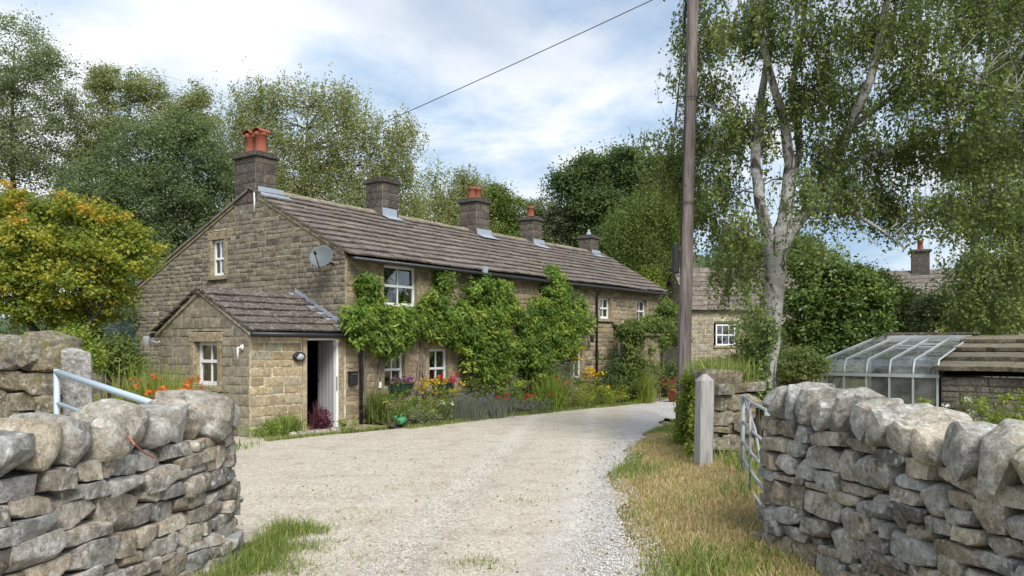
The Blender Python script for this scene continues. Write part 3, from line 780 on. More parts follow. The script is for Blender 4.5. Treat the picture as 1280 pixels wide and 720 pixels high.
# --- chimneys
def chimney(t0, s0, lt, ls, zt, pots, zbase, big=False):
    core = MB().box(t0, t0 + lt, s0, s0 + ls, zbase, zt)
    c = core.build('chimney', M['mortar'], house)
    r2 = random.Random(int(t0 * 31)); bm = block_meshes('soot'); z = zbase; h = .235 if big else .21; n = 0
    while z < zt - .05:
        hh = min(h, zt - z)
        for face in range(2):
            U = ls if face else lt; cuts = [0, U * (.55 if n % 2 else .36), U]
            for a, b in zip(cuts, cuts[1:]):
                uc = (a + b) / 2
                if face == 0: link('stone', r2.choice(bm), c, (t0 + uc, s0, z + hh / 2), None, (b - a - .012, .022, hh - .012))
                else: link('stone', r2.choice(bm), c, (t0, s0 + uc, z + hh / 2), (0, 0, -math.pi / 2), (b - a - .012, .022, hh - .012))
        z += hh; n += 1
    MB().bbox(t0 - .07, t0 + lt + .07, s0 - .07, s0 + ls + .07, zt, zt + .10, .02).bbox(t0 - .03, t0 + lt + .03, s0 - .03, s0 + ls + .03, zt + .101, zt + .15, .02).build('chimney_cap', M['soot'], c)
    for (pt, ps, ph, pr, hood) in pots:
        zb = zt + .145
        p = MB().lathe([(pr * 1.02, zb), (pr * 1.06, zb + .04), (pr, zb + .06), (pr * .97, zb + ph * .8), (pr * 1.08, zb + ph * .82), (pr * 1.12, zb + ph * .92), (pr * 1.05, zb + ph), (pr * .8, zb + ph), (pr * .75, zb + ph * .5)], 18,
                       Matrix.Translation((pt, ps, 0))).build('chimney_pot', M['terracotta'], c, True)
        if hood:
            hb = MB()   # half-round ridge tile laid over the mouth
            nseg = 10; V = []
            for k in range(nseg + 1):
                a = math.pi * k / nseg
                for rr in (pr * 1.14, pr * .98):
                    for yy in (-pr * 1.15, pr * 1.15): V.append((pt + yy, ps + rr * math.cos(a), zb + ph + rr * math.sin(a) * .6 - .005))
            Fh = []
            for k in range(nseg):
                a = 4 * k; Fh += [(a, a + 4, a + 5, a + 1), (a + 2, a + 3, a + 7, a + 6), (a, a + 2, a + 6, a + 4), (a + 1, a + 5, a + 7, a + 3)]
            Fh += [(0, 1, 3, 2), (4 * nseg, 4 * nseg + 2, 4 * nseg + 3, 4 * nseg + 1)]
            hb.add(V, Fh).build('pot_hood', M['terracotta'], p)
    return c
def flash(parent, t0, t1, s0, z0, dz=.17, run=.22):
    f = MB(); V = [(t0, s0, z0 + dz), (t1, s0, z0 + dz), (t1, s0 - .005, z0), (t0, s0 - .005, z0), (t1 + .02, s0 - run, z0 - run * .5 + .012), (t0 - .02, s0 - run, z0 - run * .5 + .012)]
    f.add([(v[0], v[1] - .03, v[2] + .035) for v in V], [(0, 3, 2, 1), (3, 5, 4, 2)])
    o = f.build('flashing', M['lead'], parent); m = o.modifiers.new('thickness', 'SOLIDIFY'); m.thickness = .012
    return o
ch = chimney(-.02, 3.06, .58, .80, 6.1, [(.28, 3.27, .50, .14, True), (.28, 3.65, .50, .14, True)], 5.02, True)
flash(ch, -.02, .72, 3.0, ridge_z(0) - .13, .12, .3)
MB().bbox(-.06, .66, 2.66, 2.98, 5.10, 5.18, .02).build('flashing', M['lead'], ch)
MB().tube([(-.05, 3.07, 4.78), (-.05, 3.07, 5.30)], .02, 8).build('vent_pipe', M['white'], ch, True)
c2 = chimney(3.85, ridge_s(4) - .3, .6, .62, 6.08, [], 5.0); flash(c2, 3.8, 4.35, ridge_s(4) - .33, ridge_z(4) - .12, .2, .28)
c3 = chimney(7.65, ridge_s(8) - .32, .62, .66, 6.07, [(7.83, ridge_s(8), .36, .115, False), (8.10, ridge_s(8), .38, .115, False)], 4.95); flash(c3, 7.6, 8.35, ridge_s(8) - .36, ridge_z(8) - .15, .16, .3)
c4 = chimney(10.6, ridge_s(10.8) - .28, .5, .55, 5.86, [(10.85, ridge_s(10.8), .36, .12, False)], 4.9); flash(c4, 10.55, 11.2, ridge_s(10.8) - .3, ridge_z(10.8) - .14, .16, .3)
c5 = chimney(14.25, ridge_s(14.5) - .2, .5, .52, 5.62, [], 4.8); flash(c5, 14.2, 14.8, ridge_s(14.5) - .24, ridge_z(14.5) - .13, .14, .26)
MB().lathe([(.10, 5.76), (.09, 5.86), (.05, 5.9), (.05, 6.0), (.0, 6.0)], 12, Matrix.Translation((14.5, ridge_s(14.5) + .05, 0))).build('chimney_cowl', M['lead'], c5)

# --- front door in the row
for d in DOORS:
    dr = MB().box(d[0], d[1], .14, .18, d[2], d[3]); o = dr.build('door', paint('blue_grey_door', (0.16, 0.19, 0.23), .5, .2), house)
    k = 6
    for i in range(k): MB().box(d[0] + .02 + i * (d[1] - d[0] - .04) / k, d[0] + .012 + (i + 1) * (d[1] - d[0] - .04) / k, .125, .141, d[2] + .02, d[3] - .02).build('plank', M['wood'] if i > 2 else o.data.materials[0], o)
    MB().bbox(d[0] - .2, d[1] + .2, -.034, .2, d[3] + .002, d[3] + .17, .012).build('lintel', M['dressed'], o)
    MB().bbox(d[0] - .14, d[0], -.034, .2, d[2], d[3], .012).build('jamb', M['dressed'], o); MB().bbox(d[1], d[1] + .14, -.034, .2, d[2], d[3], .012).build('jamb', M['dressed'], o)

# --- gabled entrance porch against the gable
PX, PD, PZ, PA = -2.387, 3.08, 1.93, 2.76
DU = (-1.04, -.25)     # doorway
masonry('porch_front_wall', house, (0, 0, 0), 0, PX, -.002, -.4, PZ, [(DU[0] - .12, DU[1] + .2, -.5, 1.86)], (.15, .22), (.3, .6), 31, 'porch', 'mortar_light', None, .12, 200, None, (.5, .32), .02)
def pspan(z):
    if z <= PZ: return (-PD, 0)
    f = (z - PZ) / (PA - PZ - .02); return (-PD + (PD - 1.6) * f, -1.6 * f)
PW = (-1.80, -1.0, .86, 1.72)
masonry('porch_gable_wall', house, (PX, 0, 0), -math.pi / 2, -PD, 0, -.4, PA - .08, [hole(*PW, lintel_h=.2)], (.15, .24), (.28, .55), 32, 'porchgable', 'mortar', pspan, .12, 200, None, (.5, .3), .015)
window(house, (PX, 0, 0), -math.pi / 2, *PW, recess=.11, lights=(2, 2), lintel_h=.2, fw=.06, split=.56)
MB().box(PX + .13, -.01, PD - .12, PD, -.4, PZ).build('porch_back_wall', M['gable'], house)
# doorway
dj = MB().bbox(DU[1] + .062, DU[1] + .19, -.03, .12, -.2, 1.90, .01).build('door_jamb', M['dressed'], house)
MB().bbox(DU[0] - .11, DU[0] - .002, -.03, .12, -.2, 1.90, .01).build('door_jamb', M['porch'], house)
MB().box(DU[1], DU[1] + .06, .01, .10, -.1, 1.80).box(DU[0], DU[0] + .03, .05, .10, -.1, 1.80).box(DU[0] + .03, DU[1], .03, .10, 1.76, 1.80).build('door_frame', M['white'], house)
MB().box(DU[0] - .1, DU[1] + .19, -.02, .12, 1.805, 1.92).build('door_lintel', M['dressed'], house)
dm = Matrix.Translation((DU[1] - .005, .06, 0)) @ Matrix.Rotation(math.radians(-103), 4, 'Z')
door = MB().bbox(-.74, 0, 0, .045, -.08, 1.755, .006, dm).build('door', M['door'], house)
for k in range(5): MB().box(-.73 + k * .145, -.60 + k * .145, -.006, .001, -.06, 1.74, dm).build('plank', M['door'], door)
MB().tube([dm @ Vector((-.68, -.01, .9)), dm @ Vector((-.68, -.06, .9)), dm @ Vector((-.58, -.06, .9))], .012, 8).build('handle', M['black'], door)
MB().box(-.025, -.01, .065, .08, .7, 1.0, Matrix.Translation((DU[1] + .03, -.07, 0))).build('latch', M['black'], house)
MB().bbox(DU[0] - .15, .55, -.75, .1, -.25, -.05, .02).build('doorstep', M['dressed'], house)
# porch roof
pr_ = MB().add([(PX - .06, -.1, PZ - .02), (-.01, -.1, PZ - .02), (-.01, 1.6, PA - .02), (PX - .06, 1.6, PA - .02), (-.01, PD + .1, PZ - .02), (PX - .06, PD + .1, PZ - .02)], [(0, 1, 2, 3), (3, 2, 4, 5)])
proof = pr_.build('porch_roof', M['underlay'], house)
pslates = [unit_slate(90 + s, M['slatemoss'], .035) for s in range(6)]
slate_field(proof, PX - .10, -.005, lambda x: Vector((x, -.16, PZ - .03)), lambda x: Vector((x, 1.58, PA + .0)), 6, .36, pslates, .04, rng, 1.1)
slate_field(proof, -.005, -PX + .10, lambda x: Vector((-x, PD + .16, PZ - .03)), lambda x: Vector((-x, 1.62, PA + .0)), 5, .5, pslates, .04, rng, 1.1)
x = PX - .09
prs = MB().add([tuple(v.co) for v in rs[0].vertices], [tuple(p.vertices) for p in rs[0].polygons]).mesh('porch_ridge_stone', M['slatemoss'])
while x < -.1:
    link('ridge_stone', prs, proof, (x + .24, 1.6, PA + .035), None, (.47, .9, .9)); x += .48
gutter([(PX - .1, -.20, PZ - .06), (-.6, -.20, PZ - .07), (.36, -.20, PZ - .08)], r=.05)
gutter([(PX - .1, PD + .2, PZ - .06), (-.1, PD + .2, PZ - .07)], r=.05)
fl = MB().add([(-.03, 1.62, PA + .17), (-.03, -.12, PZ + .14), (-.03, -.14, PZ + .03), (-.03, 1.62, PA + .06), (-.24, -.15, PZ + .035), (-.24, 1.62, PA + .075)], [(0, 1, 2, 3), (3, 2, 4, 5)]).build('flashing', M['lead'], proof)
fl.modifiers.new('thickness', 'SOLIDIFY').thickness = .012
vg = MB()
for (s0, za, s1, zb) in [(-.12, PZ - .06, 1.6, PA - .02), (1.6, PA - .02, PD + .12, PZ - .06)]:
    vg.add([(PX - .05, s0, za - .04), (PX - .05, s1, zb - .04), (PX - .05, s1, zb + .035), (PX - .05, s0, za + .035), (PX + .1, s0, za - .04), (PX + .1, s1, zb - .04), (PX + .1, s1, zb + .035), (PX + .1, s0, za + .035)],
           [(0, 1, 2, 3), (3, 2, 6, 7), (4, 7, 6, 5), (0, 4, 5, 1), (0, 3, 7, 4), (1, 5, 6, 2)])
vg.build('porch_verge', M['mortar_light'], house)

# --- small stone porch at the far end
q0, q1, qd, qz = 11.7, 12.75, 1.15, 1.95
masonry('far_porch_front', house, (0, -qd, 0), 0, q0, q1, -.45, qz, [], (.12, .2), (.22, .45), 41, 'front', 'mortar', None, .2, 80, None, (.42, .25))
masonry('far_porch_side', house, (q0, 0, 0), -math.pi / 2, .002, qd - .002, -.45, qz, [(.18, .92, -.5, 1.72)], (.12, .2), (.22, .45), 42, 'front', 'mortar', None, .2, 80)
MB().box(q1 - .2, q1 + .01, -qd + .21, 0, -.45, qz).build('far_porch_wall', M['front'], house)
MB().box(q0 + .05, q0 + .1, -.9, -.2, -.4, 1.7).build('far_porch_door', M['white'], house)
MB().box(q0 - .03, q0 + .04, -.26, -.18, -.4, 1.72).box(q0 - .03, q0 + .04, -.93, -.85, -.4, 1.72).build('far_porch_door_frame', M['white'], house)
sl = MB(); sl.bbox(q0 - .15, q1 + .12, -qd - .16, .02, 0, .06, .015, Matrix.Translation((0, 0, qz + .38)) @ Matrix.Rotation(math.radians(18), 4, 'X')); sl.build('far_porch_roof', M['slab'], house)

# ------------------------------------------------------------------ dry stone walls
def boulder(w, d, h, seed, mat, rough=.10, roundness=.35, n=6, cuts=7, corner=.12, cd=(.78, 1.12)):
    """a field stone w x d x h about its centre: rounded block, chopped by random planes, lumpy"""
    g = np.random.default_rng(seed); lin = np.linspace(-1, 1, n + 1); V = {}; F = []; P = []
    def vid(p):
        k = tuple(np.round(p, 4))
        if k not in V: V[k] = len(P); P.append(p)
        return V[k]
    for ax in range(3):
        for sg in (-1, 1):
            o = [a for a in range(3) if a != ax]
            for i in range(n):
                for j in range(n):
                    q = []
                    for (a, b) in ((i, j), (i + 1, j), (i + 1, j + 1), (i, j + 1)):
                        p = [0, 0, 0]; p[ax] = sg; p[o[0]] = lin[a]; p[o[1]] = lin[b]; q.append(vid(p))
                    flip = (sg > 0) != (ax == 1)
                    F.append(q if flip else q[::-1])
    P = np.array(P, dtype=float)
    sph = P / np.linalg.norm(P, axis=1, keepdims=True)
    Q = P * (1 - roundness) + sph * 1.12 * roundness
    cj = g.normal(0, corner, (2, 2, 2, 3))
    u = (P + 1) / 2
    off = np.zeros_like(P)
    for a in range(2):
        for b in range(2):
            for c in range(2):
                wgt = (u[:, 0] if a else 1 - u[:, 0]) * (u[:, 1] if b else 1 - u[:, 1]) * (u[:, 2] if c else 1 - u[:, 2])
                off += wgt[:, None] * cj[a, b, c]
    Q += off
    for _ in range(cuts):
        nn = g.normal(size=3); nn /= np.linalg.norm(nn); dd = g.uniform(*cd)
        k = Q @ nn - dd; m = k > 0; Q[m] -= nn * k[m][:, None] * .9
    Q *= np.array([w, d, h]) / 2
    fr = 1.0 / max(.12, (w + d + h) / 3)
    for s in (1.7, 3.4, 7.0):
        ph = g.uniform(0, 6.28, (3, 3)); kk = g.normal(size=(3, 3)) * fr * s * 1.7
        disp = sum(np.sin(Q @ kk[i] + ph[i, 0]) for i in range(3)) / 3
        Q += sph * (disp * rough * (w + d + h) / 3 * .5 / s ** .8)[:, None]
    me = np_mesh('stone', Q, np.array(F), np.zeros(len(Q)), M[mat], True); me.set_sharp_from_angle(angle=math.radians(26)); return me

class Path:
    def __init__(s, pts, sub=12):
        P = [Vector((*p, 0)) for p in pts]; s.p = []
        Q = [P[0] * 2 - P[1]] + P + [P[-1] * 2 - P[-2]]
        for i in range(1, len(Q) - 2):
            for k in range(sub):
                t = k / sub; a, b, c, d = Q[i - 1], Q[i], Q[i + 1], Q[i + 2]
                s.p.append(.5 * ((2 * b) + (c - a) * t + (2 * a - 5 * b + 4 * c - d) * t * t + (3 * b - a - 3 * c + d) * t ** 3))
        s.p.append(P[-1]); s.l = [0]
        for a, b in zip(s.p, s.p[1:]): s.l.append(s.l[-1] + (b - a).length)
        s.len = s.l[-1]
    def at(s, u):
        u = min(max(u, 0), s.len - 1e-6)
        for i in range(len(s.l) - 1):
            if s.l[i + 1] >= u:
                f = (u - s.l[i]) / max(1e-9, s.l[i + 1] - s.l[i]); p = s.p[i].lerp(s.p[i + 1], f); t = (s.p[i + 1] - s.p[i]).normalized(); return p, t
        return s.p[-1], (s.p[-1] - s.p[-2]).normalized()

def dry_wall(root, path, side, zbase, height, seed, mat='wallstone', ch=(.08, .165), cw=(.14, .40), depth=.26, batter=.05, n=6):
    """coursed field stones along a path; side=+1 puts the face on the right of travel"""
    r = random.Random(seed); z = -.06; row = 0
    ph = [r.uniform(0, 6.28) for _ in range(40)]
    def wav(k, u): return .022 * math.sin(u * 2.1 + ph[k % 40]) + .014 * math.sin(u * 5.3 + ph[(k * 7 + 3) % 40])
    while z < height - .04:
        h = r.uniform(*ch); 
        if z + h > height - .07: h = height - z
        u = -r.uniform(0, .2)
        while u < path.len:
            w = r.uniform(*cw) * (.75 + .5 * h / ch[1])
            uc = u + w / 2; p, t = path.at(uc); nrm = Vector((t.y, -t.x, 0)) * side
            za = z + (wav(row, uc) if row else 0); zb = z + h + (wav(row + 1, uc) if z + h < height - .01 else 0)
            split = (zb - za) > .15 and r.random() < .28
            parts = [(za, zb)] if not split else [(za, za + (zb - za) * .5), (za + (zb - za) * .5, zb)]
            for (a, b) in parts:
                cuts_w = [(uc, w)] if not (split and r.random() < .35) else [(u + w * .27, w * .52), (u + w * .77, w * .48)]
                for (cc, ww) in cuts_w:
                    p, t = path.at(cc); nrm = Vector((t.y, -t.x, 0)) * side
                    proud = r.uniform(-.025, .03); zc = (a + b) / 2
                    c = p + nrm * (proud - depth / 2 - batter * zc / height)
                    me = boulder(ww * .985, depth * r.uniform(.9, 1.1), (b - a) * .99, r.randrange(10 ** 6), mat, .10, r.uniform(.0, .12), n + 2, r.randrange(6, 11), .085, (1.0, 1.45))
                    link('stone', me, root, (c.x - root.location.x, c.y - root.location.y, zbase(c) + zc - root.location.z), (r.uniform(-.05, .05), r.uniform(-.07, .07), math.atan2(t.y, t.x) + r.uniform(-.07, .07)))
            u += w
        z += h; row += 1

def core_mesh(root, path, side, zbase, height, inset, thick):
    m = MB(); u = 0; k = 0
    while u <= path.len + 1e-6:
        p, t = path.at(u); nn = Vector((t.y, -t.x, 0)) * side
        a, b = p - nn * inset, p - nn * thick; z0 = zbase(p) - root.location.z
        for q, zz in ((a, -.3), (b, -.3), (b, height - .02), (a, height - .02)): m.v.append((q.x - root.location.x, q.y - root.location.y, z0 + zz)); m.r.append(0)
        if k:
            o = 4 * k
            for i in range(4): m.f.append((o - 4 + i, o - 4 + (i + 1) % 4, o + (i + 1) % 4, o + i))
        k += 1; u += .1
    m.f += [(0, 3, 2, 1), tuple(4 * (k - 1) + i for i in (0, 1, 2, 3))]
    return m.build('rubble_core', M['core'], root)

gz = lambda p: ground_z(p.x, p.y)
def coping(root, path, side, zbase, height, us, seed, mat='copestone'):
    """upright rounded cope stones set on edge across the wall; us = (u, thickness, height, lean)"""
    r = random.Random(seed)
    for (u, th, hh, lean, dp) in us:
        p, t = path.at(u); nn = Vector((t.y, -t.x, 0)) * side
        c = p - nn * (.235 + r.uniform(-.03, .03)); ang = math.atan2(t.y, t.x)
        me = boulder(th, dp, hh * 1.06, r.randrange(10 ** 6), mat, .15, r.uniform(.30, .55), 11, 13, .14, (.82, 1.2)); me.name = 'cope_stone'
        o = link('cope_stone', me, root, (c.x - root.location.x, c.y - root.location.y, zbase(p) + height + hh * .46 - root.location.z),
                 (r.uniform(-.08, .08), lean, ang + r.uniform(-.14, .14)))
# left of the gateway
wl_ = empty('dry_stone_wall', (-2.5, 4.8, 0)); tag(wl_, 'dry stone wall with big rounded cope stones at the left of the gateway', 'stone wall', 'walls flanking the gateway')
pl_ = Path([(-3.05, 1.6), (-2.74, 3.0), (-2.46, 4.2), (-2.25, 5.3), (-2.12, 5.95), (-2.14, 6.28), (-2.36, 6.48), (-2.66, 6.50)])
dry_wall(wl_, pl_, 1, gz, 1.02, 101, cw=(.13, .36), n=7); core_mesh(wl_, pl_, 1, gz, 1.0, .14, .47)
rr = random.Random(55); us = []; u = .1
while u < 4.75:
    th = rr.uniform(.20, .36); us.append((u + th / 2, th * .98, rr.uniform(.22, .32), rr.uniform(.0, .38), rr.uniform(.44, .54))); u += th * .94
coping(wl_, pl_, 1, gz, 1.02, us, 56)
MB().tube([at(160, 545, 4.62) - wl_.location, at(168, 555, 4.60) - wl_.location, at(180, 566, 4.72) - wl_.location, at(193, 572, 4.86) - wl_.location], .006, 6).build('x', M['cord']).name = 'pink_cord'
o = bpy.data.objects['pink_cord']; o.location = wl_.location; tag(o, 'short length of faded pink cord hanging from the left wall', 'cord')
# right of the gateway (the wall top falls towards the road)
gzr = lambda p: ground_z(p.x, p.y) - .10 * sstep(6.2, 4.2, p.y)
wr_ = empty('dry_stone_wall', (2.5, 5.2, 0)); tag(wr_, 'grey dry stone wall with leaning cope stones at the right of the gateway', 'stone wall', 'walls flanking the gateway')
pr2 = Path([(3.25, 1.4), (2.95, 2.8), (2.70, 3.9), (2.50, 5.0), (2.30, 6.0), (2.12, 6.55), (2.13, 6.85), (2.36, 7.02), (2.66, 7.0)])
dry_wall(wr_, pr2, -1, gzr, 1.03, 202, cw=(.15, .40), ch=(.09, .175), n=7); core_mesh(wr_, pr2, -1, gzr, 1.0, .14, .47)
us = []; u = .1
while u < 5.55:
    th = rr.uniform(.16, .31); us.append((u + th / 2, th * .97, rr.uniform(.24, .35), rr.uniform(-.45, -.08), rr.uniform(.40, .52))); u += th * .94
coping(wr_, pr2, -1, gzr, 1.03, us, 57)
# short wall end further left, beside the field gate
G3 = .28
wf_ = empty('dry_stone_wall', (-5.2, 8.7, G3)); tag(wf_, 'mossy dry stone wall end behind the open pale blue gate at far left', 'stone wall')
pf_ = Path([(-8.6, 8.62), (-7.0, 8.6), (-5.8, 8.55), (-4.98, 8.5), (-4.78, 8.62), (-4.74, 8.9)])
dry_wall(wf_, pf_, 1, gz, 1.12, 303, 'mossstone', (.13, .21), (.22, .48), n=5); core_mesh(wf_, pf_, 1, gz, 1.1, .14, .47)
us = []; u = 1.2
while u < 3.85:
    th = rr.uniform(.34, .5); us.append((u + th / 2, th * 1.1, rr.uniform(.36, .44), rr.uniform(-.1, .2), .5)); u += th * .86
coping(wf_, pf_, 1, gz, 1.12, us, 58, 'mossstone')
gp = boulder(.27, .24, 1.62, 77, 'post', .04, .12, 7, 3, .04); gp.name = 'stone_gatepost'
o = link('stone_gatepost', gp, None, (-4.50, 8.33, G3 + .55), (.01, -.02, .4)); tag(o, 'squat weathered stone gatepost against the mossy wall end', 'gatepost')

# open pale blue field gate behind the left wall
g = empty('field_gate', (-4.58, 8.05, G3)); tag(g, 'pale blue tubular field gate standing open behind the left wall', 'gate')
A, B = Vector((0, 0, 0)), Vector((1.95, -1.35, -.34))
MB().tube([A + Vector((0, 0, .02)), A + Vector((0, 0, 1.16))], .03, 10).build('stile', M['bluegalv'], g, True)
MB().tube([B + Vector((0, 0, .12)), B + Vector((0, 0, 1.14))], .022, 10).build('stile', M['bluegalv'], g, True)
for k, zz in enumerate((.14, .34, .54, .82, 1.13)): MB().tube([A + Vector((0, 0, zz)), B + Vector((0, 0, zz))], .032 if k == 4 else .02, 10).build('rail', M['bluegalv'], g, True)
MB().tube([A + Vector((0, 0, .14)), B + Vector((0, 0, 1.1))], .018, 8).build('brace', M['bluegalv'], g, True)

# tall stone gatepost and broken wall end on the right verge
gp = MB().bbox(-.095, .095, -.09, .09, -.78, .60, .012).add([(-.085, -.08, .602), (.085, -.08, .602), (.085, .08, .602), (-.085, .08, .602), (-.02, 0, .68), (.03, 0, .675)], [(0, 1, 5, 4), (1, 2, 5), (2, 3, 4, 5), (3, 0, 4)]).mesh('wooden_gatepost', M['greywood'])
gpp = at(880, 588, 10.5); o = link('wooden_gatepost', gp, None, (gpp.x, 10.5, ground_z(gpp.x, 10.5) + .50), (.0, .02, .25)); tag(o, 'weathered pale grey gatepost standing on the dry grass verge', 'gatepost')
ws_ = empty('dry_stone_wall', (2.9, 11.1, 0)); tag(ws_, 'broken mossy wall end with big cap slabs behind the pale grey gatepost', 'stone wall')
ps_ = Path([(3.25, 13.6), (2.95, 12.3), (2.70, 11.2), (2.74, 10.95), (3.0, 10.92), (3.28, 10.95), (3.36, 11.2), (3.7, 12.4)])
dry_wall(ws_, ps_, 1, gz, 1.02, 404, 'mossstone', (.14, .22), (.25, .5), n=5); core_mesh(ws_, ps_, 1, gz, 1.0, .14, .26)
MB().box(-.02, .30, .08, .6, -.2, .95).build('rubble_core', M['core'], ws_)
for (dx, dy, w, d, h, zz, rz) in [(-.02, .05, .58, .5, .21, 1.10, .05), (.40, .12, .42, .5, .15, .98, -.1), (.12, .75, .6, .6, .18, 1.10, .2)]:
    me = boulder(w, d, h, int(w * 1000), 'mossstone', .06, .15, 7, 4, .06); me.name = 'cap_slab'
    link('cap_slab', me, ws_, (dx, dy, zz + ground_z(2.9, 11.1)), (0, .03, rz))

# galvanised gate swung open beside the right wall
g = empty('field_gate', (2.28, 7.15, ground_z(2.28, 7.15))); tag(g, 'galvanised tubular gate swung open beside the right wall end', 'gate')
A, B = Vector((0, 0, .05)), Vector((.46, 2.35, .02))
MB().tube([A, A + Vector((0, 0, 1.0))], .024, 10).build('stile', M['galv'], g, True)
MB().tube([B, B + Vector((0, 0, 1.0))], .026, 10).build('stile', M['galv'], g, True)
for zz in (.05, .24, .44, .68, .98): MB().tube([A + Vector((0, 0, zz)), A.lerp(B, .5) + Vector((0, 0, zz - .012)), B + Vector((0, 0, zz))], .017, 8).build('rail', M['galv'], g, True)
MB().tube([A + Vector((.02, 0, .08)), A.lerp(B, .5) + Vector((.02, 0, .7)), B + Vector((.02, 0, .96))], .014, 8).build('brace', M['galv'], g, True)
MB().tube([A.lerp(B, .55) + Vector((-.02, 0, .05)), A.lerp(B, .55) + Vector((-.02, 0, .98))], .014, 8).build('brace', M['galv'], g, True)

# ------------------------------------------------------------------ pole and wires
PXY = Vector((2.76, 13.0, 0))
p = empty('utility_pole', (PXY.x, PXY.y, ground_z(PXY.x, 13))); tag(p, 'tall weathered wooden utility pole on the grass verge', 'utility pole')
rp = random.Random(3)
MB().tube([(.235 * z / 9 + rp.uniform(-.004, .004), 0, z) for z in [-.5, 0, 1, 2, 3, 4, 5, 6, 7, 8, 9]], [.117, .114, .109, .105, .10, .097, .094, .09, .086, .082, .078], 18).build('shaft', M['pole'], p, True)
MB().bbox(-.155, -.06, -.10, .03, 2.75, 3.22, .015).build('cable_box', M['black'], p)
MB().tube([(-.11, -.04, -.2), (-.03, -.06, 2.75)], .014, 6).tube([(-.03, -.06, 3.2), (.15, -.05, 9)], .012, 6).build('cable_run', M['wire'], p, True)
for zz in (3.9, 5.6, 7.4): MB().tube([(.235 * zz / 9 + .125 * math.cos(a), .125 * math.sin(a), zz) for a in [k * math.pi / 8 for k in range(17)]], .008, 5, False).build('band', M['wire'], p, True)
def wire(name, label, a, b, sag, r):
    pts = []
    for k in range(25):
        f = k / 24; q = Vector(a).lerp(Vector(b), f); q.z -= sag * 4 * f * (1 - f); pts.append(q)
    tag(MB().tube(pts, r, 5).build(name, M['wire'], None, True), label, 'cable')
top = Vector((PXY.x + .2, 13, 7.6))
wire('overhead_cable', 'single overhead cable crossing the sky from the pole to the sooty chimney', top, h2w(.3, 3.2, 5.75), .06, .008)
wire('overhead_cable', 'upper of two thin cables dropping from the pole towards the wood', (PXY.x + .1, 13.1, 7.55), (6.4, 33, 7.5), .5, .012)
wire('overhead_cable', 'lower of two thin cables dropping from the pole towards the wood', (PXY.x + .1, 13.1, 7.25), (6.2, 33, 7.1), .5, .012)

# ------------------------------------------------------------------ greenhouse and stone shed
GA = math.atan2(-.59, .807); GB = (5.9, 15.2)
gz0 = -.72; EV = 1.12
gh = empty('greenhouse', (GB[0], GB[1], gz0), GA); tag(gh, 'lean-to greenhouse with curved glass eaves and aluminium bars behind the right wall', 'greenhouse')
# local x along the eave (0..1.9), y back up the slope, z from floor
GL, GDp = 1.95, 4.5; ez = EV - gz0; rz_ = 1.82 - gz0
def gprof(n=9):
    pts = [(0, ez)]
    for k in range(1, 7):
        a = k / 6 * math.radians(66); pts.append((.32 * (1 - math.cos(a)) , ez + .30 * math.sin(a)))
    y0, z0 = pts[-1]
    for k in range(1, 4): f = k / 3; pts.append((y0 + (GDp - y0) * f, z0 + (rz_ - z0) * f))
    return pts
prof = gprof(); bars = [0, .39, .78, 1.17, 1.56, 1.95]
for u in bars:
    MB().tube([(u, y, z + .012) for y, z in prof], .019, 6).build('roof_bar', M['alu'], gh, True)
    MB().box(u - .018, u + .018, -.018, .018, .05, ez - .03).build('post', M['alu'], gh)
MB().box(-.03, GL + .03, -.035, .03, ez - .03, ez + .025).build('eave_rail', M['alu'], gh)
MB().box(-.03, GL + .03, -.03, .03, 0, .05).build('base_rail', M['alu'], gh)
MB().box(-.03, GL + .03, GDp - .04, GDp + .04, rz_ - .02, rz_ + .06).build('ridge_rail', M['alu'], gh)
for a, b in zip(bars, bars[1:]):
    m = MB()
    for (y0, z0), (y1, z1) in zip(prof, prof[1:]): m.quad((a + .012, y0, z0), (b - .012, y0, z0), (b - .012, y1, z1), (a + .012, y1, z1))
    m.build('roof_pane', M['ghglass'], gh, False)
    MB().quad((a + .02, 0, .06), (b - .02, 0, .06), (b - .02, 0, ez - .03), (a + .02, 0, ez - .03)).build('front_pane', M['ghglass'], gh)
for u, y in ((.78, .55), (1.17, .62)):
    y0, z0 = prof[6]; f = y
    yy = y0 + (GDp - y0) * f; zz = z0 + (rz_ - z0) * f
    MB().box(u, u + .39, yy - .02, yy + .02, zz + .01, zz + .04).build('vent_bar', M['alu'], gh)
m = MB()
for (y0, z0), (y1, z1) in zip(prof, prof[1:]): m.quad((0, y0, 0), (0, y1, 0), (0, y1, z1), (0, y0, z0))
m.build('end_pane', M['ghglass'], gh)
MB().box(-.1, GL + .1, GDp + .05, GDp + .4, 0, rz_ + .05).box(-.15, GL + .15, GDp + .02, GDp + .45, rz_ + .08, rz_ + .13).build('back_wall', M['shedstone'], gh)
MB().box(-.02, GL, .1, GDp, -.05, .01).build('floor', M['soil'], gh)
MB().tube([(-.02, .05, .1), (.32, .05, ez - .1)], .012, 6).build('brace', M['alu'], gh)
gr_ = lambda x, y, z: gh.matrix_basis @ Vector((x, y, z))
def g2w(x, y, z): c, s = math.cos(GA), math.sin(GA); return Vector((GB[0] + c * x - s * y, GB[1] + s * x + c * y, gz0 + z))
bn = empty('potting_bench', g2w(.75, .75, 0), GA); tag(bn, 'wooden potting bench inside the greenhouse', 'bench')
for k in range(4): MB().box(-.5, .5, -.22 + k * .11, -.125 + k * .11, 1.18, 1.21).build('plank', M['wood'], bn)
for sx in (-.46, .46):
    for sy in (-.2, .2): MB().box(sx - .025, sx + .025, sy - .025, sy + .025, 0, 1.18).build('leg', M['wood'], bn)
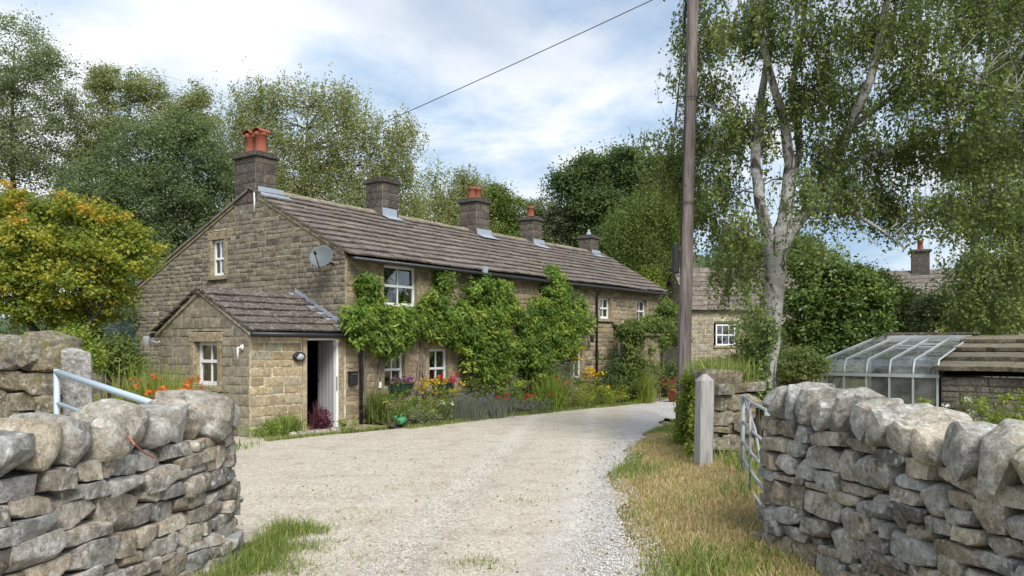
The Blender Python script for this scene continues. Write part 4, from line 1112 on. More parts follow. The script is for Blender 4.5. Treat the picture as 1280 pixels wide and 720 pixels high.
def tub(name, mat, pos, r, h, label):
    o = MB().lathe([(0, 0), (r * .8, 0), (r, h * .9), (r * 1.06, h * .9), (r * 1.06, h), (r * .92, h), (r * .75, h * .2), (0, h * .2)], 16).build(name, M[mat], None, True, pos); tag(o, label, 'tub'); return o
tub('plant_tub', 'redpot', g2w(.98, .8, 1.32), .12, .22, 'red tub on the shelf inside the greenhouse')
tub('plant_tub', 'whitepot', g2w(.82, .72, 1.215), .11, .17, 'white tub on the potting bench inside the greenhouse')
tub('plant_tub', 'whitepot', g2w(1.65, .35, .95), .20, .42, 'large white tub by the right end of the greenhouse')
tub('plant_tub', 'bluetub', g2w(1.05, .35, .75), .17, .3, 'dark blue tub on the greenhouse floor')
sh_ = MB(); 
sh = empty('shelf_stand', g2w(1.0, .8, 0), GA); tag(sh, 'dark shelf stand inside the greenhouse', 'shelf')
MB().box(-.7, .9, .1, .4, 1.29, 1.315).build('shelf', M['wood'], sh); MB().box(-.7, -.66, .1, .4, 0, 1.29).build('side', M['wood'], sh); MB().box(.86, .9, .1, .4, 0, 1.29).build('side', M['wood'], sh)
# shed
sd = empty('stone_shed', tuple(g2w(GL + .06, -.02, 0)), GA); tag(sd, 'low stone shed with heavy mossy roof slabs beside the greenhouse', 'shed')
SL, SD = 1.75, 4.5; sez = ez + .02
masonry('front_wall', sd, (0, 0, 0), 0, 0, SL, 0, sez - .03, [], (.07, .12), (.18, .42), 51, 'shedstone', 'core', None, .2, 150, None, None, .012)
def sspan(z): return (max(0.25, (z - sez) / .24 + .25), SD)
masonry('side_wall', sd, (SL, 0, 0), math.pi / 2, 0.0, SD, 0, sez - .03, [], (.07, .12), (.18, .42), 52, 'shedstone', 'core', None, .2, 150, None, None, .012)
MB().box(.01, .2, .2, SD, 0, sez - .02).add([(0, .1, sez), (.2, .1, sez), (.2, SD, sez + .62), (0, SD, sez + .62), (0, SD, sez), (.2, SD, sez)], [(0, 3, 4), (1, 5, 2), (0, 1, 2, 3)]).build('inner_wall', M['shedstone'], sd)
MB().add([(SL - .2, .1, sez - .03), (SL, .1, sez - .03), (SL, SD, sez + .57), (SL - .2, SD, sez + .57), (SL - .2, SD, sez - .03), (SL, SD, sez - .03)], [(0, 4, 3), (1, 2, 5), (0, 3, 2, 1)]).build('gable_fill', M['shedstone'], sd)
srf = MB().add([(0, 0, sez), (SL, 0, sez), (SL, SD, sez + .62), (0, SD, sez + .62)], [(0, 1, 2, 3)]).build('roof', M['underlay'], sd)
ssl = [unit_slate(700 + s, M['slab'], .07) for s in range(5)]
slate_field(srf, -.12, SL + .12, lambda x: Vector((x, -.14, sez - .02)), lambda x: Vector((x, SD, sez + .622)), 4, 1.3, ssl, .085, rng, 1.2)
o = MB().box(-.03, .03, -.02, .02, 0, .17, Matrix.Rotation(.35, 4, 'Y')).build('yellow_marker', M['yellow'], None, False, g2w(1.35, GDp + .25, rz_ + .12)); tag(o, 'small yellow plastic piece standing on the wall behind the greenhouse', 'marker')

# ------------------------------------------------------------------ cottages in the distance
fc = empty('cottage', at(863, 480, 36) * Vector((1, 1, 0)) + Vector((0, 0, -.3)), math.radians(4.5)); tag(fc, 'pale stone cottage with a white window behind the utility pole', 'cottage')
fh = 3.55
fwin = [(1.2, 2.1, 1.9, 2.85)]
masonry('front_wall', fc, (0, 0, 0), 0, 0, 5.6, 0, fh, [hole(*w) for w in fwin], (.15, .22), (.3, .6), 61, 'farstone', 'mortar_light', None, .12, 290, None, (.5, .3), .02)
for w in fwin: window(fc, (0, 0, 0), 0, *w, lights=(3, 2), surround=False)
def fspan(z): 
    if z < fh: return (-5.4, 0)
    f = (z - fh) / 2.0; return (-5.4 + 2.7 * f, -2.7 * f)
masonry('gable_wall', fc, (0, 0, 0), -math.pi / 2, -5.4, 0, 0, fh + 1.95, [], (.15, .22), (.3, .6), 62, 'farstone', 'mortar_light', fspan, .12, 260, None, (.5, .3), .02)
frf = MB().add([(-.05, -.15, fh - .08), (5.65, -.15, fh - .08), (5.65, 2.7, fh + 2.02), (-.05, 2.7, fh + 2.02), (5.65, 5.5, fh - .08), (-.05, 5.5, fh - .08)], [(0, 1, 2, 3), (3, 2, 4, 5)]).build('roof', M['underlay'], fc)
slate_field(frf, -.1, 5.7, lambda x: Vector((x, -.2, fh - .1)), lambda x: Vector((x, 2.68, fh + 2.03)), 9, .6, slates, .035, rng)
MB().add([(-.1, 2.7, fh + 2.06), (5.7, 2.7, fh + 2.06), (5.7, 5.6, fh - .08), (-.1, 5.6, fh - .08)], [(0, 1, 2, 3)]).build('back_roof_slope', M['slate'], fc)
MB().box(5.4, 5.6, .13, 5.3, 0, fh).build('far_wall', M['farstone'], fc)
cx = MB().box(4.6, 5.2, 2.4, 3.0, fh + 1.6, fh + 2.9).build('chimney', M['farstone'], fc)
MB().lathe([(.13, fh + 2.9), (.11, fh + 3.3), (.14, fh + 3.32), (.14, fh + 3.4)], 12, Matrix.Translation((4.9, 2.7, 0))).build('chimney_pot', M['terracotta'], cx, True)

fd = empty('cottage', at(1085, 480, 44) * Vector((1, 1, 0)) + Vector((0, 0, -.6)), math.radians(-22)); tag(fd, 'distant cottage roof with single chimney above the shrubs at right', 'cottage')
MB().box(0, 12, 0, .4, 0, 4.0).box(0, .4, .41, 6.5, 0, 4.0).box(11.6, 12, .41, 6.5, 0, 4.0).build('wall', M['farstone'], fd)
fdr = MB().add([(-.1, -.2, 3.85), (12.1, -.2, 3.85), (12.1, 3.2, 6.4), (-.1, 3.2, 6.4), (12.1, 6.6, 3.85), (-.1, 6.6, 3.85)], [(0, 1, 2, 3), (3, 2, 4, 5)]).build('roof', M['underlay'], fd)
slate_field(fdr, -.1, 12.1, lambda x: Vector((x, -.25, 3.84)), lambda x: Vector((x, 3.2, 6.42)), 10, .75, slates, .04, rng)
cx = MB().box(2.4, 3.3, 2.8, 3.6, 5.9, 7.5).bbox(2.3, 3.4, 2.7, 3.7, 7.5, 7.64, .02).build('chimney', M['soot'], fd)
MB().lathe([(.16, 7.64), (.13, 8.05), (.17, 8.08), (.17, 8.2)], 12, Matrix.Translation((2.85, 3.2, 0))).build('chimney_pot', M['terracotta'], cx, True)
MB().add([(2.2, 2.6, 6.02), (3.5, 2.6, 6.02), (3.8, .9, 4.78), (2.6, .9, 4.78)], [(0, 1, 2, 3)]).build('flashing', M['lead'], cx)
st_ = empty('garden_steps', at(1262, 430, 22) * Vector((1, 1, 0)) + Vector((0, 0, .6)), -.3); tag(st_, 'pale stone garden steps at the right edge beyond the shed', 'steps')
for k in range(6): MB().bbox(-1, 2.2, k * .32, k * .32 + .5, k * .17 + .4, k * .17 + .56, .015).build('step', M['post'], st_)
MB().box(-.9, 2.1, .1, 2.2, -1.5, .4).build('base', M['shedstone'], st_)

# ------------------------------------------------------------------ small fixtures on the cottages
dm = Matrix.Translation(h2w(-.34, .36, 3.52)) @ Matrix.Rotation(HROT + math.radians(-60), 4, 'Z') @ Matrix.Rotation(math.radians(68), 4, 'X')
sdh = empty('satellite_dish', h2w(0, .36, 3.5)); tag(sdh, 'grey satellite dish high on the corner of the gable', 'satellite dish')
off = Matrix.Translation(-sdh.location) @ dm
pr3 = [(.25 * k / 6, .25 * (k / 6) ** 2 * .22) for k in range(7)]
MB().lathe([(r_, z_ - .02) for r_, z_ in pr3] + [(.255, .055)] + [(r_, z_) for r_, z_ in pr3[::-1]], 24, off).build('reflector', M['dish'], sdh, True)
MB().tube([off @ Vector((0, -.28, .05)), off @ Vector((0, -.12, .40))], .012, 6).tube([off @ Vector((0, -.12, .36)), off @ Vector((0, -.10, .44))], .03, 8).build('feed_arm', M['black'], sdh, True)
MB().tube([off @ Vector((0, 0, -.02)), off @ Vector((0, 0, -.12)), h2w(-.02, .36, 3.40) - sdh.location], .02, 8).build('bracket', M['black'], sdh, True)

o = MB().bbox(-.10, .10, -.11, 0, 0, .27, .012).bbox(-.115, .115, -.13, 0, .271, .30, .01).build('post_box', M['black'], None, False, h2w(.135, -.032, .80), (0, 0, HROT)); tag(o, 'black post box fixed beside the porch door', 'post box')
MB().box(-.085, .085, -.135, -.109, .235, .25).build('flap', M['dish'], o)
o = MB().bbox(-.06, .06, -.04, 0, 0, .14, .01).build('meter_box', M['white'], None, False, h2w(.94, -.032, .70), (0, 0, HROT)); tag(o, 'small white meter box on the front wall under the climber', 'meter box')
o = empty('bulkhead_lamp', h2w(-1.27, -.032, 1.43), HROT); tag(o, 'oval black bulkhead lamp on the porch wall', 'wall lamp')
Rx = Matrix.Rotation(math.radians(90), 4, 'X') @ Matrix.Diagonal((1.45, 1, 1, 1))
MB().lathe([(0, 0), (.098, 0), (.098, .05), (.085, .07), (.07, .07), (.07, .06), (0, .06)], 24, Rx).build('housing', M['black'], o, True)
MB().lathe([(.069, .062), (.055, .085), (.03, .10), (0, .104)], 20, Rx).build('lens', M['lens'], o, True)
MB().bbox(-.10, .10, -.085, -.06, .0, .055, .008).build('hood', M['black'], o)
o = empty('wall_lamp', h2w(PX, PD - .05, 1.75), HROT); tag(o, 'white lamp on a bracket at the back corner of the porch', 'wall lamp')
MB().tube([(-.01, .0, .0), (-.05, .06, -.04), (-.10, .35, .03)], .016, 8).build('arm', M['white'], o, True)
MB().lathe([(0, .12), (.06, .12), (.075, .08), (.085, -.12), (.07, -.12), (.06, .05), (0, .07)], 16, Matrix.Translation((-.10, .40, -.02))).build('shade', M['white'], o, True)
o = MB().tube([(0, 0, 0), (-.1, 0, .0), (-.1, 0, -.22)], .017, 8).box(-.02, .0, -.04, .04, -.05, .05).build('pipe_outlet', M['white'], None, True, h2w(PX - .03, .18, 1.62), (0, 0, HROT)); tag(o, 'white bent pipe on the near corner of the porch', 'pipe')
o = empty('coach_lamp', h2w(9.95, -.035, 1.9), HROT); tag(o, 'small black coach lamp by the ground floor window of the middle cottage', 'wall lamp')
MB().tube([(0, 0, .1), (0, -.12, .16), (0, -.16, .1)], .012, 6).build('arm', M['black'], o, True)
MB().lathe([(0, .1), (.09, .04), (.07, .03), (.055, -.14), (.03, -.17), (0, -.17)], 6, Matrix.Translation((0, -.16, 0))).build('lantern', M['black'], o)

# ------------------------------------------------------------------ trees
def Lb(px, py, rx, ry, D, dd=0.0, dep=1.0):
    c = at(px, py, D + dd); k = (D + dd) / 1000.0
    return (c, rx * k, (rx + ry) * .5 * k * dep, ry * k)

def crown_points(lobes, nclump, rng, shell=2.2):
    vol = np.array([(l[1] * l[2] * l[3]) ** (2 / 3) for l in lobes]); idx = rng.choice(len(lobes), nclump, p=vol / vol.sum())
    d = rng.normal(size=(nclump, 3)); d /= np.linalg.norm(d, axis=1, keepdims=True)
    r = rng.uniform(0, 1, nclump) ** (1 / shell)
    C = np.array([tuple(l[0]) for l in lobes])[idx]; S = np.array([(l[1], l[2], l[3]) for l in lobes])[idx]
    return C + d * S * r[:, None]

TW = []
def clump_leaves(C, lpc, cr, rng, droop=0.0, flat=.65):
    n = len(C); cnt = rng.poisson(lpc, n) + 1; idx = np.repeat(np.arange(n), cnt); N = len(idx)
    rc = cr * rng.uniform(.55, 1.35, n)
    if droop > 0:
        ns = 8                                    # hanging twigs per clump
        so = rng.normal(size=(n, ns, 3)) * (rc[:, None, None] * .95); so[:, :, 2] *= .6
        sl = rng.uniform(.35, 1.0, (n, ns)) * droop; sw = rng.normal(size=(n, ns, 2)) * .34
        k = rng.integers(0, ns, N); f = rng.uniform(0, 1, N)
        P = C[idx] + so[idx, k]; P[:, 2] -= f * sl[idx, k]
        P[:, 0] += sw[idx, k, 0] * f ** 2 * sl[idx, k]; P[:, 1] += sw[idx, k, 1] * f ** 2 * sl[idx, k]
        P += rng.normal(size=(N, 3)) * cr * .13
        TW.clear(); TW.append((C[:, None, :] + so, sl, sw))
    else:
        o = rng.normal(size=(N, 3)); o[:, 2] *= flat
        P = C[idx] + o * rc[idx][:, None] * .6
    tone = rng.uniform(0, 1, n)
    rnd = np.clip(tone[idx] * .7 + rng.uniform(0, 1, N) * .3, 0, 1)
    O = P - C[idx]
    if droop > 0: O[:, 2] *= .15
    O /= np.linalg.norm(O, axis=1, keepdims=True) + 1e-6
    OUT.clear(); OUT.append(O)
    return P, rnd
OUT = []

def tree(name, label, cat, base, trunk, lobes, nclump, lpc, cr, leaf, mat, bark, seed, droop=0.0, group=None, nbr=40, aspect=.55, br=.05, tips=None, shell=2.2, trunk_name='trunk', nside=8, twigs=False):
    rng = np.random.default_rng(seed); r = random.Random(seed)
    base = Vector(base); root = empty(name, base); tag(root, label, cat, group)
    tm = MB(); nodes = []
    for pts, rad in trunk:
        P = [Vector(p) for p in pts]
        Q, RR = [], []
        for i in range(len(P) - 1):
            for k in range(4): f = k / 4; Q.append(P[i].lerp(P[i + 1], f) + Vector((r.uniform(-1, 1), r.uniform(-1, 1), 0)) * rad[i] * .12); RR.append(rad[i] + (rad[i + 1] - rad[i]) * f)
        Q.append(P[-1]); RR.append(rad[-1])
        tm.tube([q - base for q in Q], RR, nside)
        nodes += [(q, rr_) for q, rr_ in zip(Q, RR)]
    tm.build(trunk_name, M[bark], root, True)
    C = crown_points(lobes, nclump, rng, shell)
    bm = MB(); sel = list(range(nclump)); r.shuffle(sel)
    for i in sel[:nbr]:
        c = Vector(C[i]); best = min(nodes, key=lambda q: (q[0] - c).length + (2.5 if q[0].z > c.z + .3 else 0) + r.uniform(0, 1.2))
        s, rs_ = best; L_ = (c - s).length; r0 = min(rs_ * .6, br * (.4 + L_ * .12))
        pts = []
        for k in range(7):
            f = k / 6; q = s.lerp(c, f); q.z += math.sin(f * math.pi) * L_ * .10 - (droop * .3 * f * f if droop else 0)
            q += Vector((r.uniform(-1, 1), r.uniform(-1, 1), r.uniform(-1, 1))) * L_ * .025; pts.append(q - base)
        bm.tube(pts, [r0 * (1 - .85 * k / 6) for k in range(7)], 5, False)
    if nbr: bm.build('branches', M[bark], root, True)
    P, rnd = clump_leaves(C, lpc, cr, rng, droop)
    me = leaf_mesh('crown', P - np.array(base), leaf, L[mat], rng, rnd, aspect, .7 if droop else .25, O=OUT[0])
    link('crown', me, root)
    if twigs:
        S0, sl, sw = TW[0]; S0 = S0.reshape(-1, 3) - np.array(base); sl = sl.reshape(-1); sw = sw.reshape(-1, 2); K = len(S0); rings = []
        for f in (0, .5, 1.0):
            q = S0.copy(); q[:, 2] -= f * sl; q[:, 0] += sw[:, 0] * f * f * sl; q[:, 1] += sw[:, 1] * f * f * sl
            for a_ in (0, 2.09, 4.19): rings.append(q + np.array([math.cos(a_), math.sin(a_), 0]) * (.0035 - .002 * f))
        V = np.stack(rings, 1).reshape(-1, 3); o9 = np.arange(K)[:, None] * 9
        F = np.concatenate([o9 + np.array([[r_ * 3 + i, r_ * 3 + (i + 1) % 3, r_ * 3 + 3 + (i + 1) % 3, r_ * 3 + 3 + i]]) for r_ in range(2) for i in range(3)])
        link('twigs', np_mesh('twigs', V, F, np.zeros(len(V)), M['bark']), root)
    if tips:
        tmat, frac, zmin = tips
        top_ = C[:, 2] > zmin; Ct = C[top_ & (rng.uniform(0, 1, nclump) < frac)] + np.array([0, -.12, .16])
        P, rnd = clump_leaves(Ct, lpc * .5, cr * .8, rng)
        link('leaf_tips', leaf_mesh('leaf_tips', P - np.array(base), leaf, L[tmat], rng, rnd, aspect, .1, O=OUT[0]), root)
    return root

def trunk_to(px, D, ytop, r0, lean=0, ybase=None):
    b = at(px, 429, D); b.z = ground_z(b.x, b.y) - .1; t = at(px + lean, ytop, D)
    return b, [b, b.lerp(t, .35) + Vector((.1, 0, 0)), b.lerp(t, .7) + Vector((-.12, 0, 0)), t], [r0, r0 * .8, r0 * .5, r0 * .15]
BG = 'trees rising behind the cottages'
def bg(name, label, px, D, ytop, r0, lob, nclump, lpc, cr, leaf, mat, seed, droop=0, bark='bark', group=BG, nbr=45, **k):
    b, p, rad = trunk_to(px, D, ytop + 25, r0 * .8)
    return tree(name, label, 'tree', b, [(p, rad)], [Lb(*l, D) if len(l) == 4 else Lb(*l[:4], D, l[4]) for l in lob], int(nclump * 1.5), lpc * 2.0, cr * .74, leaf * .76, mat, bark, seed, droop, group, int(nbr * 1.3), br=.035, **k)

bg('tall_tree', 'tall loose-crowned tree at the top left edge of the picture', 18, 34, 30, .22,
   [(25, 45, 32, 30), (55, 85, 38, 34), (15, 110, 40, 45), (75, 150, 32, 40), (25, 190, 55, 45), (85, 120, 14, 25), (80, 215, 40, 35), (10, 250, 50, 40), (45, 290, 60, 45), (-30, 150, 45, 90)], 430, 46, .55, .14, 'greywillow', 501)
bg('birch_tree', 'loose feathery tree rising left of the sooty chimney', 136, 35, 85, .18,
   [(130, 105, 24, 28), (170, 108, 36, 24), (198, 130, 30, 30), (140, 150, 36, 36), (243, 128, 20, 30), (225, 165, 34, 30), (115, 190, 30, 36), (262, 170, 14, 35)], 300, 44, .5, .13, 'oldbirch', 502)
bg('willow_tree', 'broad dense dark green tree between the maple and the gable', 200, 30, 190, .3,
   [(175, 190, 55, 42), (235, 205, 48, 55), (140, 235, 60, 50), (200, 260, 75, 60), (265, 250, 32, 70), (110, 290, 60, 60), (190, 330, 90, 60), (270, 320, 35, 50), (225, 165, 30, 24)], 760, 62, .55, .13, 'willow', 503, shell=2.8)
bg('weeping_birch', 'large weeping birch with hanging twigs behind the cottage roof', 385, 32, 110, .24,
   [(325, 120, 34, 26), (372, 112, 32, 24), (420, 124, 34, 26), (455, 150, 34, 30), (300, 150, 30, 30), (345, 165, 44, 36), (405, 180, 50, 40), (500, 160, 20, 24), (490, 200, 28, 34), (285, 185, 26, 30), (375, 225, 60, 36), (455, 225, 45, 36), (320, 220, 44, 40), (330, 270, 50, 40), (430, 270, 60, 40), (505, 245, 30, 40)], 640, 52, .42, .12, 'oldbirch', 504, droop=1.35, nbr=110)
bg('slender_birch', 'slender weeping birch just right of the broad uncapped chimney', 545, 36, 200, .1,
   [(545, 212, 14, 16), (540, 240, 16, 24), (556, 262, 26, 28), (520, 265, 20, 30), (535, 300, 50, 30)], 130, 42, .34, .13, 'oldbirch', 505, droop=1.5, nbr=24)
bg('slender_birch', 'slender weeping birch directly behind the twin-pot chimney on the ridge', 580, 37, 200, .1,
   [(578, 210, 16, 14), (592, 225, 14, 22), (575, 250, 24, 30), (590, 290, 30, 30)], 130, 42, .34, .13, 'oldbirch', 506, droop=1.4, nbr=24)
bg('round_tree', 'mid green tree between the two ridge chimneys', 620, 40, 240, .2,
   [(612, 250, 22, 22), (635, 268, 26, 28), (602, 282, 30, 30), (640, 300, 36, 30)], 230, 52, .5, .16, 'mid', 507)
bg('grey_tree', 'soft grey-green tree behind the single-pot chimney and the roof end', 692, 41, 255, .2,
   [(665, 262, 14, 18), (690, 268, 28, 26), (715, 285, 32, 26), (670, 295, 30, 26), (740, 300, 30, 26), (700, 320, 60, 30)], 330, 52, .5, .15, 'greywillow', 508)
bg('sycamore_tree', 'big dark sycamore beyond the far end of the cottage row', 790, 40, 190, .35,
   [(712, 228, 24, 18), (745, 218, 32, 22), (785, 208, 36, 24), (820, 222, 40, 32), (750, 255, 44, 30), (805, 265, 50, 40), (770, 300, 50, 36), (812, 318, 34, 40), (795, 355, 30, 40), (855, 255, 30, 36)], 620, 66, .65, .20, 'dark', 509, shell=2.7)
bg('weeping_birch', 'olive weeping birch hanging between the roof end and the pole', 800, 33, 230, .12,
   [(800, 255, 34, 20), (835, 245, 30, 24), (775, 280, 24, 20), (812, 292, 26, 20), (845, 285, 18, 16)], 200, 50, .34, .11, 'mid', 510, droop=1.7, nbr=40)
bg('hedge_tree', 'bright green bushy tree past the corner of the last cottage', 826, 33, 330, .12,
   [(806, 345, 18, 14), (820, 372, 9, 20), (808, 375, 12, 20), (822, 415, 8, 30)], 80, 60, .38, .13, 'lime', 511)
bg('round_tree', 'mid green tree at the back right, behind the birch trunk', 1000, 46, 240, .2,
   [(925, 320, 40, 26), (985, 315, 40, 26), (1030, 335, 30, 24), (900, 355, 30, 30)], 190, 55, .7, .2, 'mid', 512, group='trees and shrubs on the right')

# spreading maple in the left garden
D = 15.5
b = at(62, 429, D); b.z = ground_z(b.x, b.y)
tree('maple_tree', 'spreading maple turning orange and yellow in the left garden', 'tree', b,
     [([b, b + Vector((.05, 0, .9)), b + Vector((-.1, .1, 1.7))], [.17, .13, .10]), ([b + Vector((.05, 0, .9)), b + Vector((.7, -.2, 1.9)), b + Vector((1.3, -.3, 2.7))], [.11, .08, .03]),
      ([b + Vector((-.1, .1, 1.7)), b + Vector((-.6, 0, 2.5)), b + Vector((-.7, 0, 3.6))], [.09, .06, .02])],
     [Lb(*q, D, dd) for q, dd in [((20, 256, 38, 20), 0), ((70, 262, 40, 18), -.3), ((118, 272, 38, 18), 0), ((155, 292, 34, 16), -.2), ((182, 310, 22, 12), 0), ((40, 300, 60, 28), -.4), ((110, 315, 60, 26), -.4), ((160, 330, 34, 18), -.2),
                                  ((20, 345, 60, 30), -.4), ((90, 355, 60, 26), -.5), ((140, 362, 34, 18), 0), ((50, 385, 70, 22), -.2), ((110, 392, 45, 14), 0), ((-30, 320, 40, 70), 0)]],
     620, 80, .17, .07, 'maple', 'bark', 520, 0, None, 60, .7, .035, ('mapletip', .26, 3.7), 2.6)

# the big birch by the gate
D = 12.2
def T(px, py, dd=0): return at(px, py, D + dd)
b = T(951, 600); b.z = ground_z(b.x, b.y) - .1
f0 = T(972, 312)
trunk = [([b, T(952, 500), T(961, 430), T(966, 370), f0, T(982, 268), T(988, 205), T(980, 150), T(966, 105, -.2), T(950, 40, -.4), T(945, -60, -.5)], [.20, .172, .165, .16, .15, .11, .088, .072, .058, .045, .02]),
         ([T(968, 345), T(962, 300), T(950, 256), T(944, 200), T(950, 130, .2), T(962, 60, .3), T(958, -20, .4), T(965, -110, .4)], [.09, .10, .085, .075, .06, .048, .038, .018]),
         ([T(970, 335), T(982, 300), T(1005, 268, .1), T(1040, 205, .2), T(1062, 160, .2), T(1088, 100, .2), T(1102, 40, .2), T(1116, -40, .2), T(1125, -130, .2)], [.08, .10, .09, .08, .072, .066, .058, .045, .018]),
         ([T(985, 240), T(1000, 190, .4), T(990, 110, .6), T(1005, 30, .8), T(1010, -60, .8)], [.07, .06, .05, .035, .015]),
         ([T(1010, 262, .1), T(1060, 262, -.2), T(1105, 290, -.4), T(1132, 312, -.5)], [.05, .035, .022, .008]),
         ([T(1062, 160, .2), T(1130, 110, -.2), T(1200, 100, -.5), T(1270, 115, -.8)], [.05, .04, .03, .012]),
         ([T(948, 180), T(905, 140, .9), T(872, 125, 1.6), T(845, 150, 1.9)], [.035, .026, .016, .008]),
         ([T(1040, 205, .2), T(1110, 190, .4), T(1180, 165, .6), T(1240, 175, .6)], [.045, .035, .025, .01])]
bl = [(880, 30, 40, 34), (940, 20, 46, 36), (1010, 20, 46, 40), (1080, 30, 46, 40), (1150, 25, 48, 40), (1220, 20, 48, 40), (1275, 60, 34, 46), (880, 95, 34, 36), (925, 150, 34, 40), (885, 175, 34, 36), (838, 160, 26, 16), (845, 195, 34, 22), (905, 225, 34, 34),
      (1000, 95, 34, 44), (1052, 110, 34, 36), (1120, 105, 40, 34), (1180, 95, 44, 34), (1235, 120, 40, 36), (1035, 175, 30, 34), (1095, 185, 40, 34), (1160, 180, 44, 34), (1225, 190, 44, 34), (1050, 235, 36, 30), (1115, 245, 40, 26), (1010, 230, 22, 30),
      (930, 270, 30, 26), (885, 275, 34, 26), (905, 335, 26, 14), (935, 330, 18, 18), (1180, 245, 40, 26), (1250, 240, 40, 34), (938, 375, 12, 26), (1015, 290, 26, 16)]
bl += [(822, 165, 26, 16), (850, 222, 30, 24), (868, 140, 22, 40), (860, 60, 24, 40), (815, 215, 14, 14), (900, -40, 60, 40), (990, -60, 60, 50), (1080, -60, 60, 50), (1180, -50, 60, 50), (1270, -30, 50, 50), (1040, -140, 100, 50), (1320, 120, 40, 90), (1330, 10, 40, 60)]
rb = random.Random(9)
tree('birch_tree', 'big birch with forked white trunk towering over the right wall', 'tree', b, trunk,
     [Lb(*q, D, rb.uniform(-1.1, 1.3) if q[0] > 900 else rb.uniform(1.7, 2.4), 1.25 if q[0] > 900 else .8) for q in bl], 1180, 84, .17, .056, 'birch', 'birch', 530, .66, None, 190, .72, .020, None, 1.9, nside=14, twigs=True)

# second, thinner birch behind the greenhouse
D = 19
b = at(1218, 429, D); b.z = ground_z(b.x, b.y) - .1
tree('birch_tree', 'thin-trunked birch with hanging leaves behind the stone shed', 'tree', b,
     [([b, at(1220, 380, D), at(1219, 300, D), at(1222, 200, D), at(1235, 90, D), at(1240, 0, D)], [.13, .12, .115, .10, .07, .03])],
     [Lb(*q, D, rb.uniform(-1.2, 1.2)) for q in [(1205, 262, 24, 20), (1240, 270, 34, 26), (1275, 250, 30, 34), (1215, 318, 30, 24), (1255, 320, 34, 24), (1270, 370, 24, 26), (1200, 362, 26, 18), (1235, 365, 34, 22), (1205, 395, 30, 12), (1260, 180, 34, 40), (1210, 180, 30, 40), (1250, 100, 36, 40), (1320, 280, 40, 80)]],
     420, 84, .24, .078, 'birch', 'bark', 531, .8, None, 60, .7, .03, twigs=True)

def shrub(name, label, D, base_px, lobes, nclump, lpc, cr, leaf, mat, seed, group=None, nbr=14, aspect=.5, cat='shrub', droop=0.0, dep=.9):
    b = at(base_px, 429, D); b.z = ground_z(b.x, b.y) - .05
    mz = max(l[1] for l in lobes)
    st = [([b + Vector((dx, 0, 0)), b + Vector((dx * 2, .05, .5)), at(l[0], l[1], D)], [.05, .04, .015]) for dx, l in zip((-.15, 0, .15, .05), lobes)]
    return tree(name, label, cat, b, st, [Lb(*l, D, 0, dep) for l in lobes], nclump, lpc, cr, leaf, mat, 'bark', seed, droop, group, nbr, aspect, .02, None, 2.6, 'stems', 6)
SG = 'shrubs on the right beyond the wall'
shrub('laurel_shrub', 'large glossy dark laurel left of the greenhouse', 19, 1020, [(1000, 335, 18, 22), (1022, 322, 16, 16), (1040, 345, 26, 20), (1072, 350, 20, 16), (1088, 372, 26, 18), (1005, 375, 26, 24), (1050, 380, 30, 22), (1012, 412, 30, 24), (1062, 408, 34, 22), (1095, 402, 26, 16), (1015, 446, 32, 22), (1055, 432, 24, 14)], 360, 74, .24, .105, 'laurel', 540, SG)
shrub('hazel_shrub', 'yellow-green hazel behind the greenhouse roof', 22, 1110, [(1098, 358, 24, 18), (1125, 378, 30, 18), (1095, 382, 30, 20), (1145, 400, 30, 12), (1070, 345, 18, 16), (1105, 405, 40, 12)], 240, 58, .3, .11, 'mid', 541, SG)
shrub('grey_shrub', 'grey-leaved shrub to the right of the greenhouse back wall', 21, 1190, [(1175, 385, 30, 22), (1205, 400, 34, 14), (1160, 402, 22, 10)], 130, 55, .26, .1, 'greywillow', 542, SG)
shrub('pale_shrub', 'pale flowering shrub beside the garden steps at the right edge', 20, 1250, [(1248, 396, 16, 16), (1272, 402, 12, 12), (1238, 412, 14, 8)], 70, 50, .2, .08, 'varieg', 543, SG)
shrub('variegated_shrub', 'cream and green variegated shrub beside the rusty hedge', 14.5, 1005, [(1000, 448, 18, 14), (1018, 456, 14, 14), (985, 460, 12, 12)], 90, 55, .15, .07, 'varieg', 544, SG)
shrub('rusty_hedge', 'rusty brown dying hedge behind the birch trunk', 15.5, 945, [(915, 465, 22, 18), (945, 470, 24, 20), (975, 475, 22, 20), (995, 485, 16, 14), (930, 495, 40, 16)], 260, 60, .18, .06, 'rust', 545, None, 14, .5, 'hedge')
shrub('elder_shrub', 'loose green shrub in front of the pale cottage behind the pole', 26, 930, [(915, 462, 22, 14), (935, 440, 16, 26), (950, 415, 18, 30), (962, 440, 20, 30)], 170, 50, .33, .11, 'mid', 546, SG)
shrub('low_shrub', 'low green shrub at the foot of the far gable beyond the cottages', 30, 838, [(838, 470, 12, 16), (832, 485, 14, 10)], 50, 50, .3, .1, 'dark', 547, SG)
GG = 'shrubs in the left garden'
shrub('yew_shrub', 'dark green rounded shrub in the left garden', 15, 145, [(148, 440, 18, 16), (135, 452, 18, 14), (160, 455, 16, 14)], 110, 60, .2, .07, 'mid', 550, GG)
shrub('golden_shrub', 'lime yellow shrub beside the squat gatepost', 12.5, 95, [(92, 425, 16, 16), (104, 445, 14, 16), (82, 448, 16, 16)], 110, 56, .16, .06, 'lime', 551, GG)
shrub('blue_spruce', 'small blue spruce by the left corner of the cottage', 19, 150, [(150, 395, 8, 10), (150, 412, 15, 10), (150, 428, 20, 10), (150, 445, 22, 10)], 150, 55, .16, .09, 'spruce', 552, GG, aspect=.18)
